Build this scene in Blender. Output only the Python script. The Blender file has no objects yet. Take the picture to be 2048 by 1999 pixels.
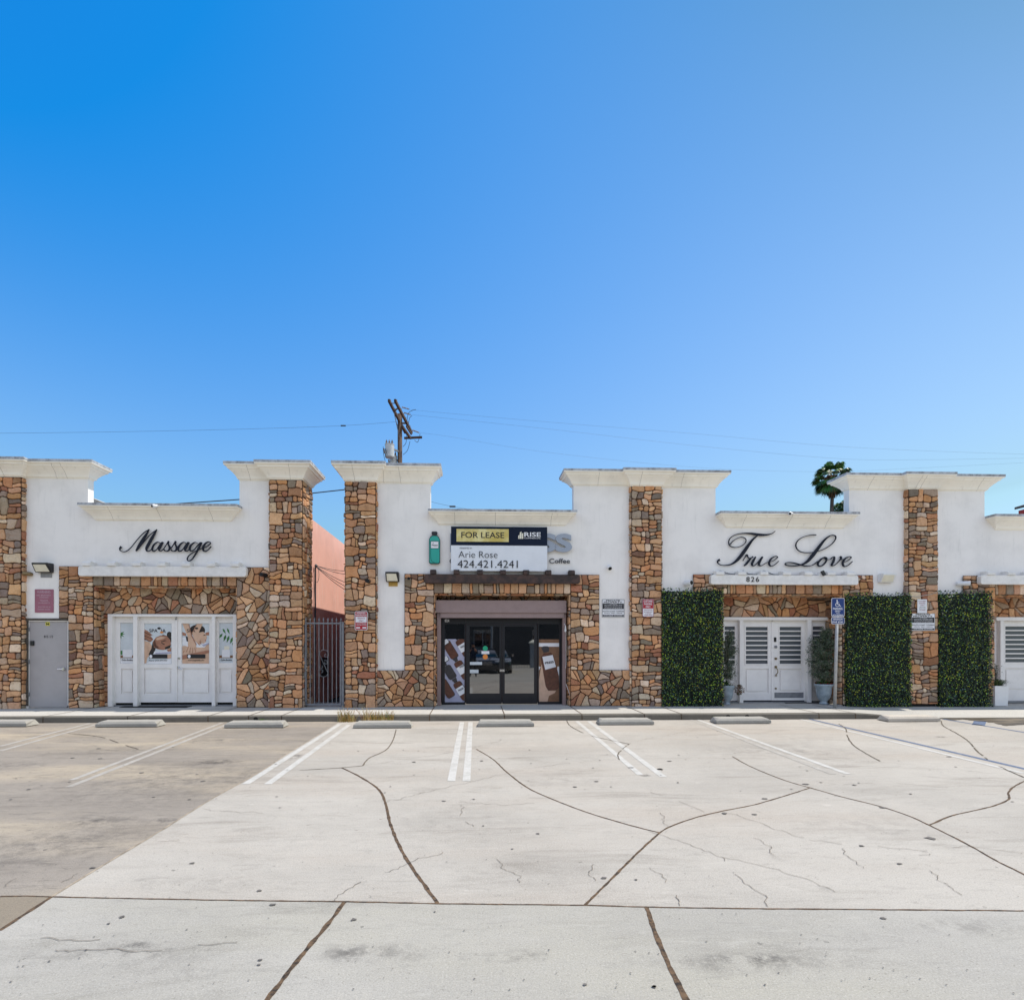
import bpy, bmesh, math, random
from mathutils import Vector, Matrix, noise

S = bpy.context.scene
COL = S.collection
R = math.radians

# ------------------------------------------------------------------ camera
F, CX, HY, EYE, TH = 1090.0, 985.0, 1290.0, 1.64, math.atan(0.035)
SN, CS = math.sin(TH), math.cos(TH)
cam = bpy.data.cameras.new('camera'); camo = bpy.data.objects.new('camera', cam); COL.objects.link(camo)
camo.location = (0, 0, EYE); camo.rotation_euler = (R(90), 0, -TH)
cam.sensor_fit = 'HORIZONTAL'; cam.sensor_width = 36; cam.lens = F / 2048 * 36
cam.shift_x = (1024 - CX) / 2048; cam.shift_y = (HY - 999.5) / 2048
cam.clip_start = 0.05; cam.clip_end = 3000
S.camera = camo

# ------------------------------------------------------------------ light
SKY_FILL = (5.4, 4.3, 2.8)              # warm glow added to the unseen sky behind the viewpoint, lifts shaded fronts
SUN = Vector((0.447, 0.068, 0.894)).normalized()
EL = math.asin(SUN.z); AZ = math.atan2(SUN.x, SUN.y)
w = bpy.data.worlds.new('World'); S.world = w; w.use_nodes = True
nt = w.node_tree; nt.nodes.clear()
wo = nt.nodes.new('ShaderNodeOutputWorld'); wb = nt.nodes.new('ShaderNodeBackground')
sk = nt.nodes.new('ShaderNodeTexSky'); sk.sky_type = 'NISHITA'; sk.sun_disc = False
sk.sun_elevation = EL; sk.sun_rotation = AZ; sk.air_density = 1.0; sk.dust_density = 0.6; sk.ozone_density = 1.6
wb.inputs['Strength'].default_value = 0.15
def vm(op, *a):                      # grade the sky to the deep azure of the place
    x = nt.nodes.new('ShaderNodeVectorMath'); x.operation = op
    for k, val in enumerate(a):
        if isinstance(val, tuple): x.inputs[k].default_value = val
        else: nt.links.new(val, x.inputs[k])
    return x.outputs[0]
raw = vm('MINIMUM', sk.outputs[0], (3.2, 4.80, 7.0)); cb = nt.nodes.new('ShaderNodeCombineXYZ')
for k, (co_, of_) in enumerate((((-1.326, 0.742, 0.692), -1.98), ((-2.268, 1.681, 0.507), -0.873), ((-4.286, 1.649, 1.289), 1.18))):
    dp = nt.nodes.new('ShaderNodeVectorMath'); dp.operation = 'DOT_PRODUCT'; dp.inputs[1].default_value = co_; nt.links.new(raw, dp.inputs[0])
    ad = nt.nodes.new('ShaderNodeMath'); ad.inputs[1].default_value = of_; nt.links.new(dp.outputs['Value'], ad.inputs[0]); nt.links.new(ad.outputs[0], cb.inputs[k])
g_ = vm('MAXIMUM', cb.outputs[0], (0.04, 0.5, 1.6))
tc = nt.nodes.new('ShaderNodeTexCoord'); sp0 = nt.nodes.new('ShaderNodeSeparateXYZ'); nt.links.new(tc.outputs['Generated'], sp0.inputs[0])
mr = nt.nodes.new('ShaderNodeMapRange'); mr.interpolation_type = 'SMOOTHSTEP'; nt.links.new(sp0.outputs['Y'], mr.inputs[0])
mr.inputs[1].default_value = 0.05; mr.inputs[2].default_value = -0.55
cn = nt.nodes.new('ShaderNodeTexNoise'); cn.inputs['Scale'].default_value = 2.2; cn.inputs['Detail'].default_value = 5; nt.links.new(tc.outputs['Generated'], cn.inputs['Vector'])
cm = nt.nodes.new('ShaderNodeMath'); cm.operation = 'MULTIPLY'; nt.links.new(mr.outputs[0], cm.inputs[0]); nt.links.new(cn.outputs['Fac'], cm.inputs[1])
fill_ = nt.nodes.new('ShaderNodeVectorMath'); fill_.operation = 'SCALE'; fill_.inputs[0].default_value = SKY_FILL; nt.links.new(cm.outputs[0], fill_.inputs['Scale'])
nt.links.new(vm('ADD', g_, fill_.outputs[0]), wb.inputs[0]); nt.links.new(wb.outputs[0], wo.inputs[0])
sl = bpy.data.lights.new('sun', 'SUN'); slo = bpy.data.objects.new('sun', sl); COL.objects.link(slo)
sl.energy = 3.3; sl.angle = R(0.5); sl.color = (1, 0.935, 0.845)
slo.rotation_euler = SUN.to_track_quat('Z', 'Y').to_euler()
S.view_settings.view_transform = 'Standard'; S.view_settings.look = 'None'; S.view_settings.gamma = 1
S.view_settings.exposure = 0.6

# ------------------------------------------------------------------ helpers
def px(u, Y):                      # x of the point at depth Y seen in column u
    t = (u - CX) / F
    return Y * (t * CS + SN) / (CS - t * SN)
def pz(u, v, Y):                   # height of the point at depth Y seen at (u, v)
    X = px(u, Y); return EYE - (v - HY) * (X * SN + Y * CS) / F
def gp(u, v, z=0.0):               # ground point seen at (u, v)
    zc = F * (EYE - z) / (v - HY); xc = (u - CX) / F * zc
    return Vector((xc * CS + zc * SN, -xc * SN + zc * CS, z))
def lin(c):
    return tuple((x / 255 / 12.92) if x / 255 <= 0.04045 else ((x / 255 + 0.055) / 1.055) ** 2.4 for x in c)

WL = {}
class MB:
    def __init__(s): s.v = []; s.f = []; s.m = []; s.c = []; s.col = (1, 1, 1); s.mi = 0
    def face(s, idx): s.f.append(tuple(idx)); s.m.append(s.mi); s.c.append(s.col)
    def add(s, vs, fs):
        o = len(s.v); s.v += [tuple(p) for p in vs]
        for f in fs: s.face([i + o for i in f])
    def box(s, x0, x1, y0, y1, z0, z1):
        if x1 < x0: x0, x1 = x1, x0
        s.add([(x0,y0,z0),(x1,y0,z0),(x1,y1,z0),(x0,y1,z0),(x0,y0,z1),(x1,y0,z1),(x1,y1,z1),(x0,y1,z1)],
              [(0,3,2,1),(4,5,6,7),(0,1,5,4),(1,2,6,5),(2,3,7,6),(3,0,4,7)])
        return s
    def rings(s, rs, cap0=True, cap1=True):
        n = len(rs[0]); o = len(s.v)
        for r in rs: s.v += [tuple(p) for p in r]
        for k in range(len(rs) - 1):
            for i in range(n):
                j = (i + 1) % n
                s.face((o+k*n+i, o+k*n+j, o+(k+1)*n+j, o+(k+1)*n+i))
        if cap0: s.face([o + i for i in reversed(range(n))])
        if cap1: s.face([o + (len(rs)-1)*n + i for i in range(n)])
        return s
    def tube(s, pts, r, n=8, cap=True):
        pts = [Vector(p) for p in pts]; rs = []
        up = None
        for i, p in enumerate(pts):
            d = (pts[min(i+1, len(pts)-1)] - pts[max(i-1, 0)]).normalized()
            if up is None:
                up = Vector((0,0,1)) if abs(d.z) < 0.9 else Vector((1,0,0))
            a = d.cross(up).normalized(); b = a.cross(d).normalized(); up = b
            rr = r[i] if isinstance(r, (list, tuple)) else r
            rs.append([p + a*(rr*math.cos(2*math.pi*k/n)) + b*(rr*math.sin(2*math.pi*k/n)) for k in range(n)])
        rs = [list(reversed(q)) for q in rs]
        return s.rings(rs, cap, cap)
    def lathe(s, c, prof, n=24):      # prof: (radius, z)
        c = Vector(c)
        return s.rings([[c + Vector((r*math.cos(2*math.pi*k/n), r*math.sin(2*math.pi*k/n), z)) for k in range(n)] for r, z in prof])
    def prism(s, pts, y0, y1):        # outline in x,z, extruded from y0 (front) to y1
        a = 0
        for i in range(len(pts)):
            p, q = pts[i], pts[(i+1) % len(pts)]; a += p[0]*q[1] - q[0]*p[1]
        if a < 0: pts = list(reversed(pts))
        return s.rings([[(x, y1, z) for x, z in pts], [(x, y0, z) for x, z in pts]])
    def build(s, name, mat, parent=None, smooth=False, bevel=0, loc=None, colattr=False, label=None):
        me = bpy.data.meshes.new(name)
        if parent is not None: L = WL[parent.name]
        elif loc is not None: L = Vector(loc)
        else:
            xs = [p[0] for p in s.v]; ys = [p[1] for p in s.v]; zs = [p[2] for p in s.v]
            L = Vector(((min(xs)+max(xs))/2, (min(ys)+max(ys))/2, min(zs)))
        me.from_pydata([(p[0]-L.x, p[1]-L.y, p[2]-L.z) for p in s.v], [], s.f)
        for m in (mat if isinstance(mat, (list, tuple)) else [mat]): me.materials.append(m)
        me.polygons.foreach_set('material_index', s.m)
        if colattr:
            ca = me.color_attributes.new('tint', 'FLOAT_COLOR', 'CORNER')
            buf = []
            for p, c in zip(me.polygons, s.c): buf += [c[0], c[1], c[2], 1.0] * p.loop_total
            ca.data.foreach_set('color', buf)
        if bevel:
            bm = bmesh.new(); bm.from_mesh(me)
            bmesh.ops.remove_doubles(bm, verts=bm.verts, dist=1e-5)
            es = [e for e in bm.edges if len(e.link_faces) == 2 and e.calc_face_angle(0) > 0.5]
            bmesh.ops.bevel(bm, geom=es, offset=bevel, segments=2, affect='EDGES', clamp_overlap=True)
            bm.to_mesh(me); bm.free()
        if smooth: me.polygons.foreach_set('use_smooth', [True]*len(me.polygons))
        me.update()
        o = bpy.data.objects.new(name, me); COL.objects.link(o); WL[o.name] = L
        if parent is not None: o.parent = parent
        else: o.location = L
        if label: o['label'] = label
        return o
def tag(o, label=None, cat=None, group=None, kind=None):
    if label: o['label'] = label
    if cat: o['category'] = cat
    if group: o['group'] = group
    if kind: o['kind'] = kind
    return o
def thing(name, label, cat, loc, group=None):
    o = bpy.data.objects.new(name, None); COL.objects.link(o); o.location = loc; o.empty_display_size = 0.2
    WL[o.name] = Vector(loc); return tag(o, label, cat, group)

# ------------------------------------------------------------------ materials
def newmat(name):
    m = bpy.data.materials.new(name); m.use_nodes = True; n = m.node_tree
    b = n.nodes['Principled BSDF']; return m, n, b
def mix(n, a, b, fac, typ='MIX'):
    x = n.nodes.new('ShaderNodeMix'); x.data_type = 'RGBA'; x.blend_type = typ
    for k, val in ((6, a), (7, b), (0, fac)):
        if isinstance(val, (float, int)): x.inputs[k].default_value = val
        elif isinstance(val, tuple): x.inputs[k].default_value = (*val[:3], 1)
        else: n.links.new(val, x.inputs[k])
    return x.outputs[2]
def coords(n, scale=(1, 1, 1), kind='Object'):
    t = n.nodes.new('ShaderNodeTexCoord'); mp = n.nodes.new('ShaderNodeMapping'); mp.inputs['Scale'].default_value = scale
    n.links.new(t.outputs[kind], mp.inputs[0]); return mp.outputs[0]
def nz(n, vec, scale, detail=4, rough=0.6, lo=None, hi=None, dist=0.0):
    t = n.nodes.new('ShaderNodeTexNoise'); t.inputs['Scale'].default_value = scale; t.inputs['Detail'].default_value = detail
    t.inputs['Roughness'].default_value = rough; t.inputs['Distortion'].default_value = dist
    n.links.new(vec, t.inputs['Vector']); o = t.outputs['Fac']
    if lo is not None:
        r = n.nodes.new('ShaderNodeMapRange'); r.interpolation_type = 'SMOOTHSTEP'
        r.inputs[1].default_value = lo; r.inputs[2].default_value = hi; n.links.new(o, r.inputs[0]); o = r.outputs[0]
    return o
def math_n(n, op, a, b):
    x = n.nodes.new('ShaderNodeMath'); x.operation = op
    for k, val in ((0, a), (1, b)):
        if isinstance(val, (float, int)): x.inputs[k].default_value = val
        else: n.links.new(val, x.inputs[k])
    return x.outputs[0]
def bump(n, b, h, strength=0.3, dist=0.01):
    x = n.nodes.new('ShaderNodeBump'); x.inputs['Strength'].default_value = strength; x.inputs['Distance'].default_value = dist
    n.links.new(h, x.inputs['Height']); n.links.new(x.outputs[0], b.inputs['Normal'])
def simple(name, c, rough=0.6, metal=0.0, var=0.12, vs=6.0, bmp=0.0, bs=40.0, spec=0.5, emit=None, c2=None):
    m, n, b = newmat(name); b.inputs['Roughness'].default_value = rough; b.inputs['Metallic'].default_value = metal
    b.inputs['Specular IOR Level'].default_value = spec
    co = coords(n)
    d = tuple(max(0, x*(1-var*2)) for x in c) if c2 is None else c2
    f = nz(n, co, vs, 5, 0.65, 0.35, 0.7)
    n.links.new(mix(n, c, d, f), b.inputs['Base Color'])
    if bmp: bump(n, b, nz(n, co, bs, 4), bmp)
    return m

M = {}
# painted stucco: off white with faint streaks and trowel marks
def stucco(name, c, dirt, streak=0.35, bmp=0.25):
    m, n, b = newmat(name); b.inputs['Roughness'].default_value = 0.85; b.inputs['Specular IOR Level'].default_value = 0.2
    co = coords(n); cs = coords(n, (5, 5, 0.5))
    a = mix(n, c, tuple(x*0.9 for x in c), nz(n, co, 1.3, 6, 0.6, 0.4, 0.7))
    st = math_n(n, 'MULTIPLY', nz(n, cs, 2.2, 6, 0.7, 0.52, 0.8), streak)
    a = mix(n, a, dirt, st)
    n.links.new(a, b.inputs['Base Color'])
    h = math_n(n, 'ADD', nz(n, co, 60, 3), math_n(n, 'MULTIPLY', nz(n, co, 3.5, 4), 4.0))
    bump(n, b, h, bmp, 0.006); return m
M['stucco'] = stucco('white_stucco', (0.90, 0.86, 0.82), (0.50, 0.48, 0.45), 0.34)
M['cornice'] = stucco('cream_plaster', (0.97, 0.915, 0.82), (0.40, 0.36, 0.30), 0.34, 0.15)
M['pink'] = stucco('salmon_stucco', (0.92, 0.52, 0.42), (0.90, 0.74, 0.68), 0.8, 0.2)
M['seam'] = simple('dark_seam', (0.16, 0.13, 0.10), 0.9, var=0.1)
M['cap'] = simple('weathered_cap', (0.50, 0.52, 0.56), 0.8, var=0.2, vs=9, c2=(0.22, 0.22, 0.23))
M['paint'] = simple('white_paint', (0.85, 0.82, 0.79), 0.45, var=0.04, vs=3, bmp=0.06)
M['beamw'] = simple('white_painted_timber', (0.85, 0.82, 0.78), 0.6, var=0.07, vs=5, bmp=0.25, bs=14)
M['beamb'] = simple('dark_timber', (0.030, 0.020, 0.018), 0.7, var=0, vs=7, bmp=0.5, bs=16, c2=(0.085, 0.045, 0.035))
M['mauve'] = simple('mauve_metal', (0.30, 0.215, 0.205), 0.5, var=0.05)
M['blackmetal'] = simple('black_metal', (0.012, 0.012, 0.016), 0.35, var=0.1)
M['blackmatte'] = simple('black_matte', (0.008, 0.008, 0.008), 0.8, var=0.1)
M['rubber'] = simple('rubber_mat', (0.012, 0.011, 0.011), 0.95, var=0.2, vs=30, bmp=0.5, bs=90)
M['steel'] = simple('galvanised_steel', (0.24, 0.25, 0.27), 0.5, metal=0.35, var=0.12, vs=14)
M['postmetal'] = simple('zinc_post', (0.46, 0.46, 0.45), 0.5, metal=0.1, var=0.12, vs=14)
M['chrome'] = simple('chrome', (0.7, 0.7, 0.7), 0.2, metal=1.0, var=0.05)
M['brass'] = simple('aged_brass', (0.30, 0.22, 0.12), 0.4, metal=0.8, var=0.2, vs=30)
M['greydoor'] = simple('grey_painted_steel', (0.40, 0.375, 0.375), 0.5, var=0.05, vs=2, bmp=0.03)
M['mortar_patch'] = simple('rough_mortar', (0.11, 0.095, 0.08), 0.95, var=0.25, vs=20, bmp=0.6, bs=50)
M['lens'] = simple('cream_diffuser', (0.80, 0.76, 0.62), 0.35, var=0.05)
M['whiteplastic'] = simple('white_plastic', (0.78, 0.78, 0.78), 0.35, var=0.03)
M['script'] = simple('navy_letter_metal', (0.012, 0.015, 0.028), 0.6, var=0.1, vs=4, spec=0.25)
M['ink'] = simple('black_ink', (0.01, 0.01, 0.012), 0.6, var=0)
M['white'] = simple('sign_white', (0.78, 0.78, 0.80), 0.5, var=0.03)
M['red'] = simple('sign_red', (0.42, 0.018, 0.03), 0.5, var=0.06)
M['fadedred'] = simple('faded_red', (0.36, 0.13, 0.18), 0.6, var=0.08, vs=4)
M['fadedtext'] = simple('faded_lettering', (0.58, 0.40, 0.45), 0.6, var=0.1)
M['blue'] = simple('sign_blue', (0.008, 0.04, 0.19), 0.65, var=0.06)
M['navy'] = simple('banner_navy', (0.005, 0.012, 0.032), 0.6, var=0.1, vs=2, spec=0.2)
M['gold'] = simple('banner_gold', (0.55, 0.42, 0.09), 0.4, var=0, vs=1.8, c2=(0.82, 0.74, 0.38))
M['banner'] = simple('banner_vinyl', (0.78, 0.80, 0.84), 0.4, var=0.03, vs=2)
M['teal'] = simple('teal_acrylic', (0.02, 0.36, 0.29), 0.35, var=0.03)
M['letter'] = simple('pale_channel_letter', (0.33, 0.37, 0.44), 0.4, var=0.03)
M['letterside'] = simple('letter_return', (0.08, 0.08, 0.085), 0.5, var=0.05)
M['glaze'] = simple('pale_blue_glaze', (0.34, 0.41, 0.46), 0.25, var=0.15, vs=9)
M['soil'] = simple('potting_soil', (0.03, 0.022, 0.015), 0.95, bmp=0.5)
M['bark'] = simple('weathered_wood_pole', (0.085, 0.048, 0.032), 0.85, var=0.25, vs=4, bmp=0.5, bs=12)
M['palmtrunk'] = simple('palm_trunk_bark', (0.10, 0.08, 0.065), 0.9, var=0.2, vs=2, bmp=0.5)
M['tin'] = simple('pale_grey_enamel', (0.55, 0.58, 0.60), 0.4, var=0.08)
M['wire'] = simple('cable_jacket', (0.035, 0.045, 0.06), 0.6, var=0)
M['porcelain'] = simple('insulator_porcelain', (0.25, 0.17, 0.12), 0.3, var=0.1)
M['skinA'] = simple('printed_skin', (0.40, 0.18, 0.11), 0.4, var=0.12, vs=8)
M['skinB'] = simple('printed_light_skin', (0.66, 0.43, 0.30), 0.4, var=0.08, vs=8)
M['hair'] = simple('printed_dark_hair', (0.02, 0.012, 0.01), 0.4, var=0.1)
M['paleprint'] = simple('printed_pale_blue', (0.62, 0.67, 0.70), 0.4, var=0.06, vs=3)
M['leafprint'] = simple('printed_leaf', (0.05, 0.20, 0.05), 0.4, var=0.15)
M['brownprint'] = simple('printed_amber_bottle', (0.13, 0.045, 0.025), 0.35, var=0.2, vs=12)
M['capprint'] = simple('printed_bottle_cap', (0.05, 0.045, 0.05), 0.35, var=0.2, vs=12)
M['woodprint'] = simple('printed_wood', (0.24, 0.12, 0.06), 0.4, var=0.15, vs=6)
M['lavprint'] = simple('printed_lilac', (0.42, 0.42, 0.55), 0.4, var=0.05)
M['amber'] = simple('ochre_card', (0.50, 0.30, 0.06), 0.7, var=0.12, vs=12)
M['orange'] = simple('orange_sticker', (0.75, 0.25, 0.04), 0.5, var=0.03)
M['green'] = simple('green_sticker', (0.01, 0.36, 0.18), 0.5, var=0.03)
M['yellow'] = simple('yellow_sticker', (0.70, 0.62, 0.05), 0.5, var=0.03)
M['oxblood'] = simple('oxblood_stucco', (0.13, 0.022, 0.018), 0.9, var=0.15)
M['roofdark'] = simple('dark_roofing', (0.10, 0.09, 0.085), 0.9, var=0.15)
M['roofpale'] = simple('pale_roofing', (0.45, 0.42, 0.38), 0.9, var=0.15)
M['siding'] = simple('grey_siding', (0.30, 0.30, 0.30), 0.8, var=0.1)
M['roofred'] = simple('red_siding', (0.35, 0.04, 0.03), 0.8, var=0.1)
M['darkwall'] = simple('dark_render', (0.035, 0.033, 0.032), 0.8, var=0.2, vs=0.7)

def glassmat(name, base, ior, rough=0.02):
    m, n, b = newmat(name); b.inputs['Base Color'].default_value = (*base, 1); b.inputs['Roughness'].default_value = rough
    b.inputs['IOR'].default_value = ior
    co = coords(n); bump(n, b, nz(n, co, 1.2, 2), 0.05, 0.01); return m
M['glass'] = glassmat('dark_tinted_glass', (0.004, 0.004, 0.005), 2.9)
M['glassgrey'] = glassmat('frosted_grey_glass', (0.075, 0.088, 0.102), 1.5, 0.3)

def attr(name, rough=0.8, vs=9, var=0.35, bmp=0.4, bs=30, spec=0.3, transl=0.0, dist=0.01):
    m, n, b = newmat(name); b.inputs['Roughness'].default_value = rough; b.inputs['Specular IOR Level'].default_value = spec
    a = n.nodes.new('ShaderNodeAttribute'); a.attribute_name = 'tint'
    co = coords(n); c = a.outputs['Color']
    if var:
        c = mix(n, c, (0.50, 0.43, 0.37), math_n(n, 'MULTIPLY', nz(n, co, vs, 6, 0.7, 0.45, 0.75), var), 'MULTIPLY')
        c = mix(n, c, (1.0, 0.74, 0.52), math_n(n, 'MULTIPLY', nz(n, co, vs*0.45, 5, 0.7, 0.5, 0.75), var*0.7), 'MULTIPLY')
        c = mix(n, c, (0.62, 0.55, 0.46), math_n(n, 'MULTIPLY', nz(n, co, vs*3.3, 4, 0.7, 0.62, 0.78), var*0.6))
    n.links.new(c, b.inputs['Base Color'])
    if bmp: bump(n, b, math_n(n, 'ADD', nz(n, co, bs, 6, 0.7), math_n(n, 'MULTIPLY', nz(n, co, bs*0.25, 3), 2)), bmp, dist)
    if transl:
        b.inputs['Transmission Weight'].default_value = 0
        tr = n.nodes.new('ShaderNodeBsdfTranslucent'); n.links.new(c, tr.inputs[0])
        ms = n.nodes.new('ShaderNodeMixShader'); ms.inputs[0].default_value = transl
        n.links.new(b.outputs[0], ms.inputs[1]); n.links.new(tr.outputs[0], ms.inputs[2])
        n.links.new(ms.outputs[0], n.nodes['Material Output'].inputs[0])
    return m
M['stone'] = attr('split_stone', 0.85, 9, 0.6, 0.9, 30, 0.25, dist=0.02)
M['leaf'] = attr('leaf_surface', 0.38, 9, 0, 0, 30, 0.5, 0.2)
M['dryleaf'] = attr('dry_foliage', 0.8, 9, 0, 0, 30, 0.2, 0.25)

# concrete: slab tone, mottling, grime and a few oily stains with shapes of their own
def concrete(name, c, dark, tint=None, stains=(), grime=0.5, fine=0.25, rake=0.3):
    m, n, b = newmat(name); b.inputs['Roughness'].default_value = 0.88; b.inputs['Specular IOR Level'].default_value = 0.25
    co = coords(n); cw = coords(n, (0.28, 1.1, 1)); cs = coords(n, (0.55, 2.2, 1))
    a = mix(n, c, tuple(x*0.80 for x in c), nz(n, co, 0.35, 6, 0.62, 0.38, 0.68))
    if tint: a = mix(n, a, tint, nz(n, cw, 0.5, 6, 0.6, 0.42, 0.7))
    a = mix(n, a, dark, math_n(n, 'MULTIPLY', nz(n, cs, 0.9, 9, 0.72, 0.50, 0.78, 0.6), grime))
    a = mix(n, a, tuple(x*0.55 for x in c), math_n(n, 'MULTIPLY', nz(n, co, 5.5, 9, 0.75, 0.56, 0.72), 0.42))
    a = mix(n, a, tuple(min(1, x*1.18) for x in c), math_n(n, 'MULTIPLY', nz(n, cs, 3.0, 8, 0.75, 0.55, 0.75), 0.5))
    a = mix(n, a, dark, math_n(n, 'MULTIPLY', nz(n, co, 45, 3, 0.6, 0.60, 0.72), fine))
    a = mix(n, a, tuple(x*0.25 for x in c), math_n(n, 'MULTIPLY', nz(n, co, 13, 2, 0.5, 0.735, 0.76), 0.7))
    a = mix(n, a, tuple(x*0.62 for x in c), math_n(n, 'MULTIPLY', nz(n, co, 130, 3, 0.7, 0.48, 0.62), 0.55))
    a = mix(n, a, tuple(min(1, x*1.3) for x in c), math_n(n, 'MULTIPLY', nz(n, co, 95, 3, 0.7, 0.50, 0.66), 0.45))
    a = mix(n, a, tuple(x*0.70 for x in c), math_n(n, 'MULTIPLY', nz(n, cs, 0.42, 5, 0.55, 0.50, 0.72), 0.38))
    cr = coords(n, (0.9, 4.2, 1)); cr2 = coords(n, (1.6, 3.0, 1))
    a = mix(n, a, tuple(x*0.60 for x in c), math_n(n, 'MULTIPLY', nz(n, cr, 3.2, 9, 0.78, 0.52, 0.68, 0.9), rake))
    a = mix(n, a, tuple(min(1, x*1.28) for x in c), math_n(n, 'MULTIPLY', nz(n, cr, 2.1, 9, 0.8, 0.55, 0.70, 1.2), rake*.8))
    a = mix(n, a, tuple(x*0.35 for x in c), math_n(n, 'MULTIPLY', nz(n, cr2, 4.5, 8, 0.8, 0.635, 0.70, 0.4), 0.55))
    if stains:
        geo = n.nodes.new('ShaderNodeNewGeometry')
        big = nz(n, co, 6, 8, 0.8, 0.42, 0.62)
        for (x, y, rx, ry, k) in stains:
            mp = n.nodes.new('ShaderNodeMapping'); mp.vector_type = 'TEXTURE'
            mp.inputs['Location'].default_value = (x, y, 0); mp.inputs['Scale'].default_value = (rx, ry, 10)
            n.links.new(geo.outputs['Position'], mp.inputs[0])
            g = n.nodes.new('ShaderNodeTexGradient'); g.gradient_type = 'SPHERICAL'; n.links.new(mp.outputs[0], g.inputs[0])
            fac = math_n(n, 'MULTIPLY', math_n(n, 'MULTIPLY', g.outputs['Fac'], big), k)
            a = mix(n, a, (0.05, 0.045, 0.042), fac)
    n.links.new(a, b.inputs['Base Color'])
    h = math_n(n, 'ADD', nz(n, co, 55, 4), math_n(n, 'MULTIPLY', nz(n, co, 7, 6), 3))
    bump(n, b, h, 0.4, 0.006); return m

# ------------------------------------------------------------------ levels of the facades
YW = 13.50; YP = 13.38; SW = 0.13; YK = 11.86

# ------------------------------------------------------------------ stones
PAL = [((214,168,130),7), ((222,172,128),5), ((202,150,108),6), ((168,148,130),5), ((146,128,112),4), ((230,204,176),3), ((178,122,92),2), ((206,178,150),4), ((150,112,92),1), ((214,154,106),4)]
PALX = [c for c, k in PAL for _ in range(k)]
def stone_colour(rng):
    c = rng.choice(PALX); k = rng.uniform(0.88, 1.1)
    m = sum(c)/3; c = [min(255, (x*.96+m*.04)*k*.97 + rng.uniform(-3, 3)) for x in c]; return lin(c)
def split_rects(rng, x0, x1, z0, z1, out, big):
    w_, h_ = x1-x0, z1-z0
    tw = rng.uniform(0.15, 0.38)*big; th = rng.uniform(0.08, 0.30)*big
    if w_ > tw*1.25 and (w_/tw > h_/th or h_ < th*1.2):
        k = rng.uniform(0.36, 0.64)
        if w_ < 0.16: out.append((x0,x1,z0,z1)); return
        split_rects(rng, x0, x0+w_*k, z0, z1, out, big); split_rects(rng, x0+w_*k, x1, z0, z1, out, big)
    elif h_ > th*1.25:
        k = rng.uniform(0.3, 0.7)
        if h_ < 0.13: out.append((x0,x1,z0,z1)); return
        split_rects(rng, x0, x1, z0, z0+h_*k, out, big); split_rects(rng, x0, x1, z0+h_*k, z1, out, big)
    else: out.append((x0,x1,z0,z1))
def clip(poly, n, d):               # keep n.p <= d
    out = []
    for i in range(len(poly)):
        p, q = poly[i], poly[(i+1) % len(poly)]
        a = p[0]*n[0]+p[1]*n[1]-d; b = q[0]*n[0]+q[1]*n[1]-d
        if a <= 0: out.append(p)
        if (a < 0 < b) or (b < 0 < a):
            t = a/(a-b); out.append((p[0]+(q[0]-p[0])*t, p[1]+(q[1]-p[1])*t))
    return out
def voronoi(rng, W, H, size):
    n = max(3, int(W*H/(size*size))); pts = []
    for _ in range(n*30):
        if len(pts) >= n: break
        p = (rng.uniform(0, W), rng.uniform(0, H))
        if all((p[0]-q[0])**2+(p[1]-q[1])**2 > (size*rng.uniform(0.28, 0.8))**2 for q in pts): pts.append(p)
    cells = []
    for p in pts:
        poly = [(0,0),(W,0),(W,H),(0,H)]
        for q in sorted(pts, key=lambda q: (p[0]-q[0])**2+(p[1]-q[1])**2)[1:16]:
            nx, ny = q[0]-p[0], q[1]-p[1]; L = math.hypot(nx, ny); nx /= L; ny /= L
            poly = clip(poly, (nx, ny), (p[0]+q[0])/2*nx+(p[1]+q[1])/2*ny)
            if len(poly) < 3: break
        if len(poly) < 3: continue
        xs = [a[0] for a in poly]; ys = [a[1] for a in poly]
        if max(xs)-min(xs) > size*1.25 or max(ys)-min(ys) > size*1.25 or rng.random() < 0.12:
            a = rng.uniform(0, math.pi); nx, ny = math.cos(a), math.sin(a); m = sum(xs)/len(xs)*nx+sum(ys)/len(ys)*ny
            A, B = clip(poly, (nx, ny), m), clip(poly, (-nx, -ny), -m)
            cells += [q for q in (A, B) if len(q) >= 3]
        else: cells.append(poly)
    return cells
def inset(poly, d):                 # poly counter-clockwise, convex-ish
    n = len(poly); out = poly
    for i in range(n):
        p, q = poly[i], poly[(i+1) % n]; ex, ey = q[0]-p[0], q[1]-p[1]; L = math.hypot(ex, ey)
        if L < 1e-6: continue
        nx, ny = ey/L, -ex/L
        out = clip(out, (nx, ny), p[0]*nx+p[1]*ny-d)
        if len(out) < 3: return None
    return out
def round_poly(poly, k=2, q=0.22):
    for _ in range(k):
        o = []
        for i in range(len(poly)):
            a, b = poly[i], poly[(i+1) % len(poly)]
            L = math.hypot(b[0]-a[0], b[1]-a[1]); t = min(q, 0.04/max(L, 1e-4))
            o += [(a[0]+(b[0]-a[0])*t, a[1]+(b[1]-a[1])*t), (b[0]+(a[0]-b[0])*t, b[1]+(a[1]-b[1])*t)]
        poly = o
    return poly
def subdiv(poly, step=0.05):
    o = []
    for i in range(len(poly)):
        a, b = poly[i], poly[(i+1) % len(poly)]; k = max(1, int(math.hypot(b[0]-a[0], b[1]-a[1])/step))
        o += [(a[0]+(b[0]-a[0])*j/k, a[1]+(b[1]-a[1])*j/k) for j in range(k)]
    return o
MORTAR = lin((84, 60, 46))
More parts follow.
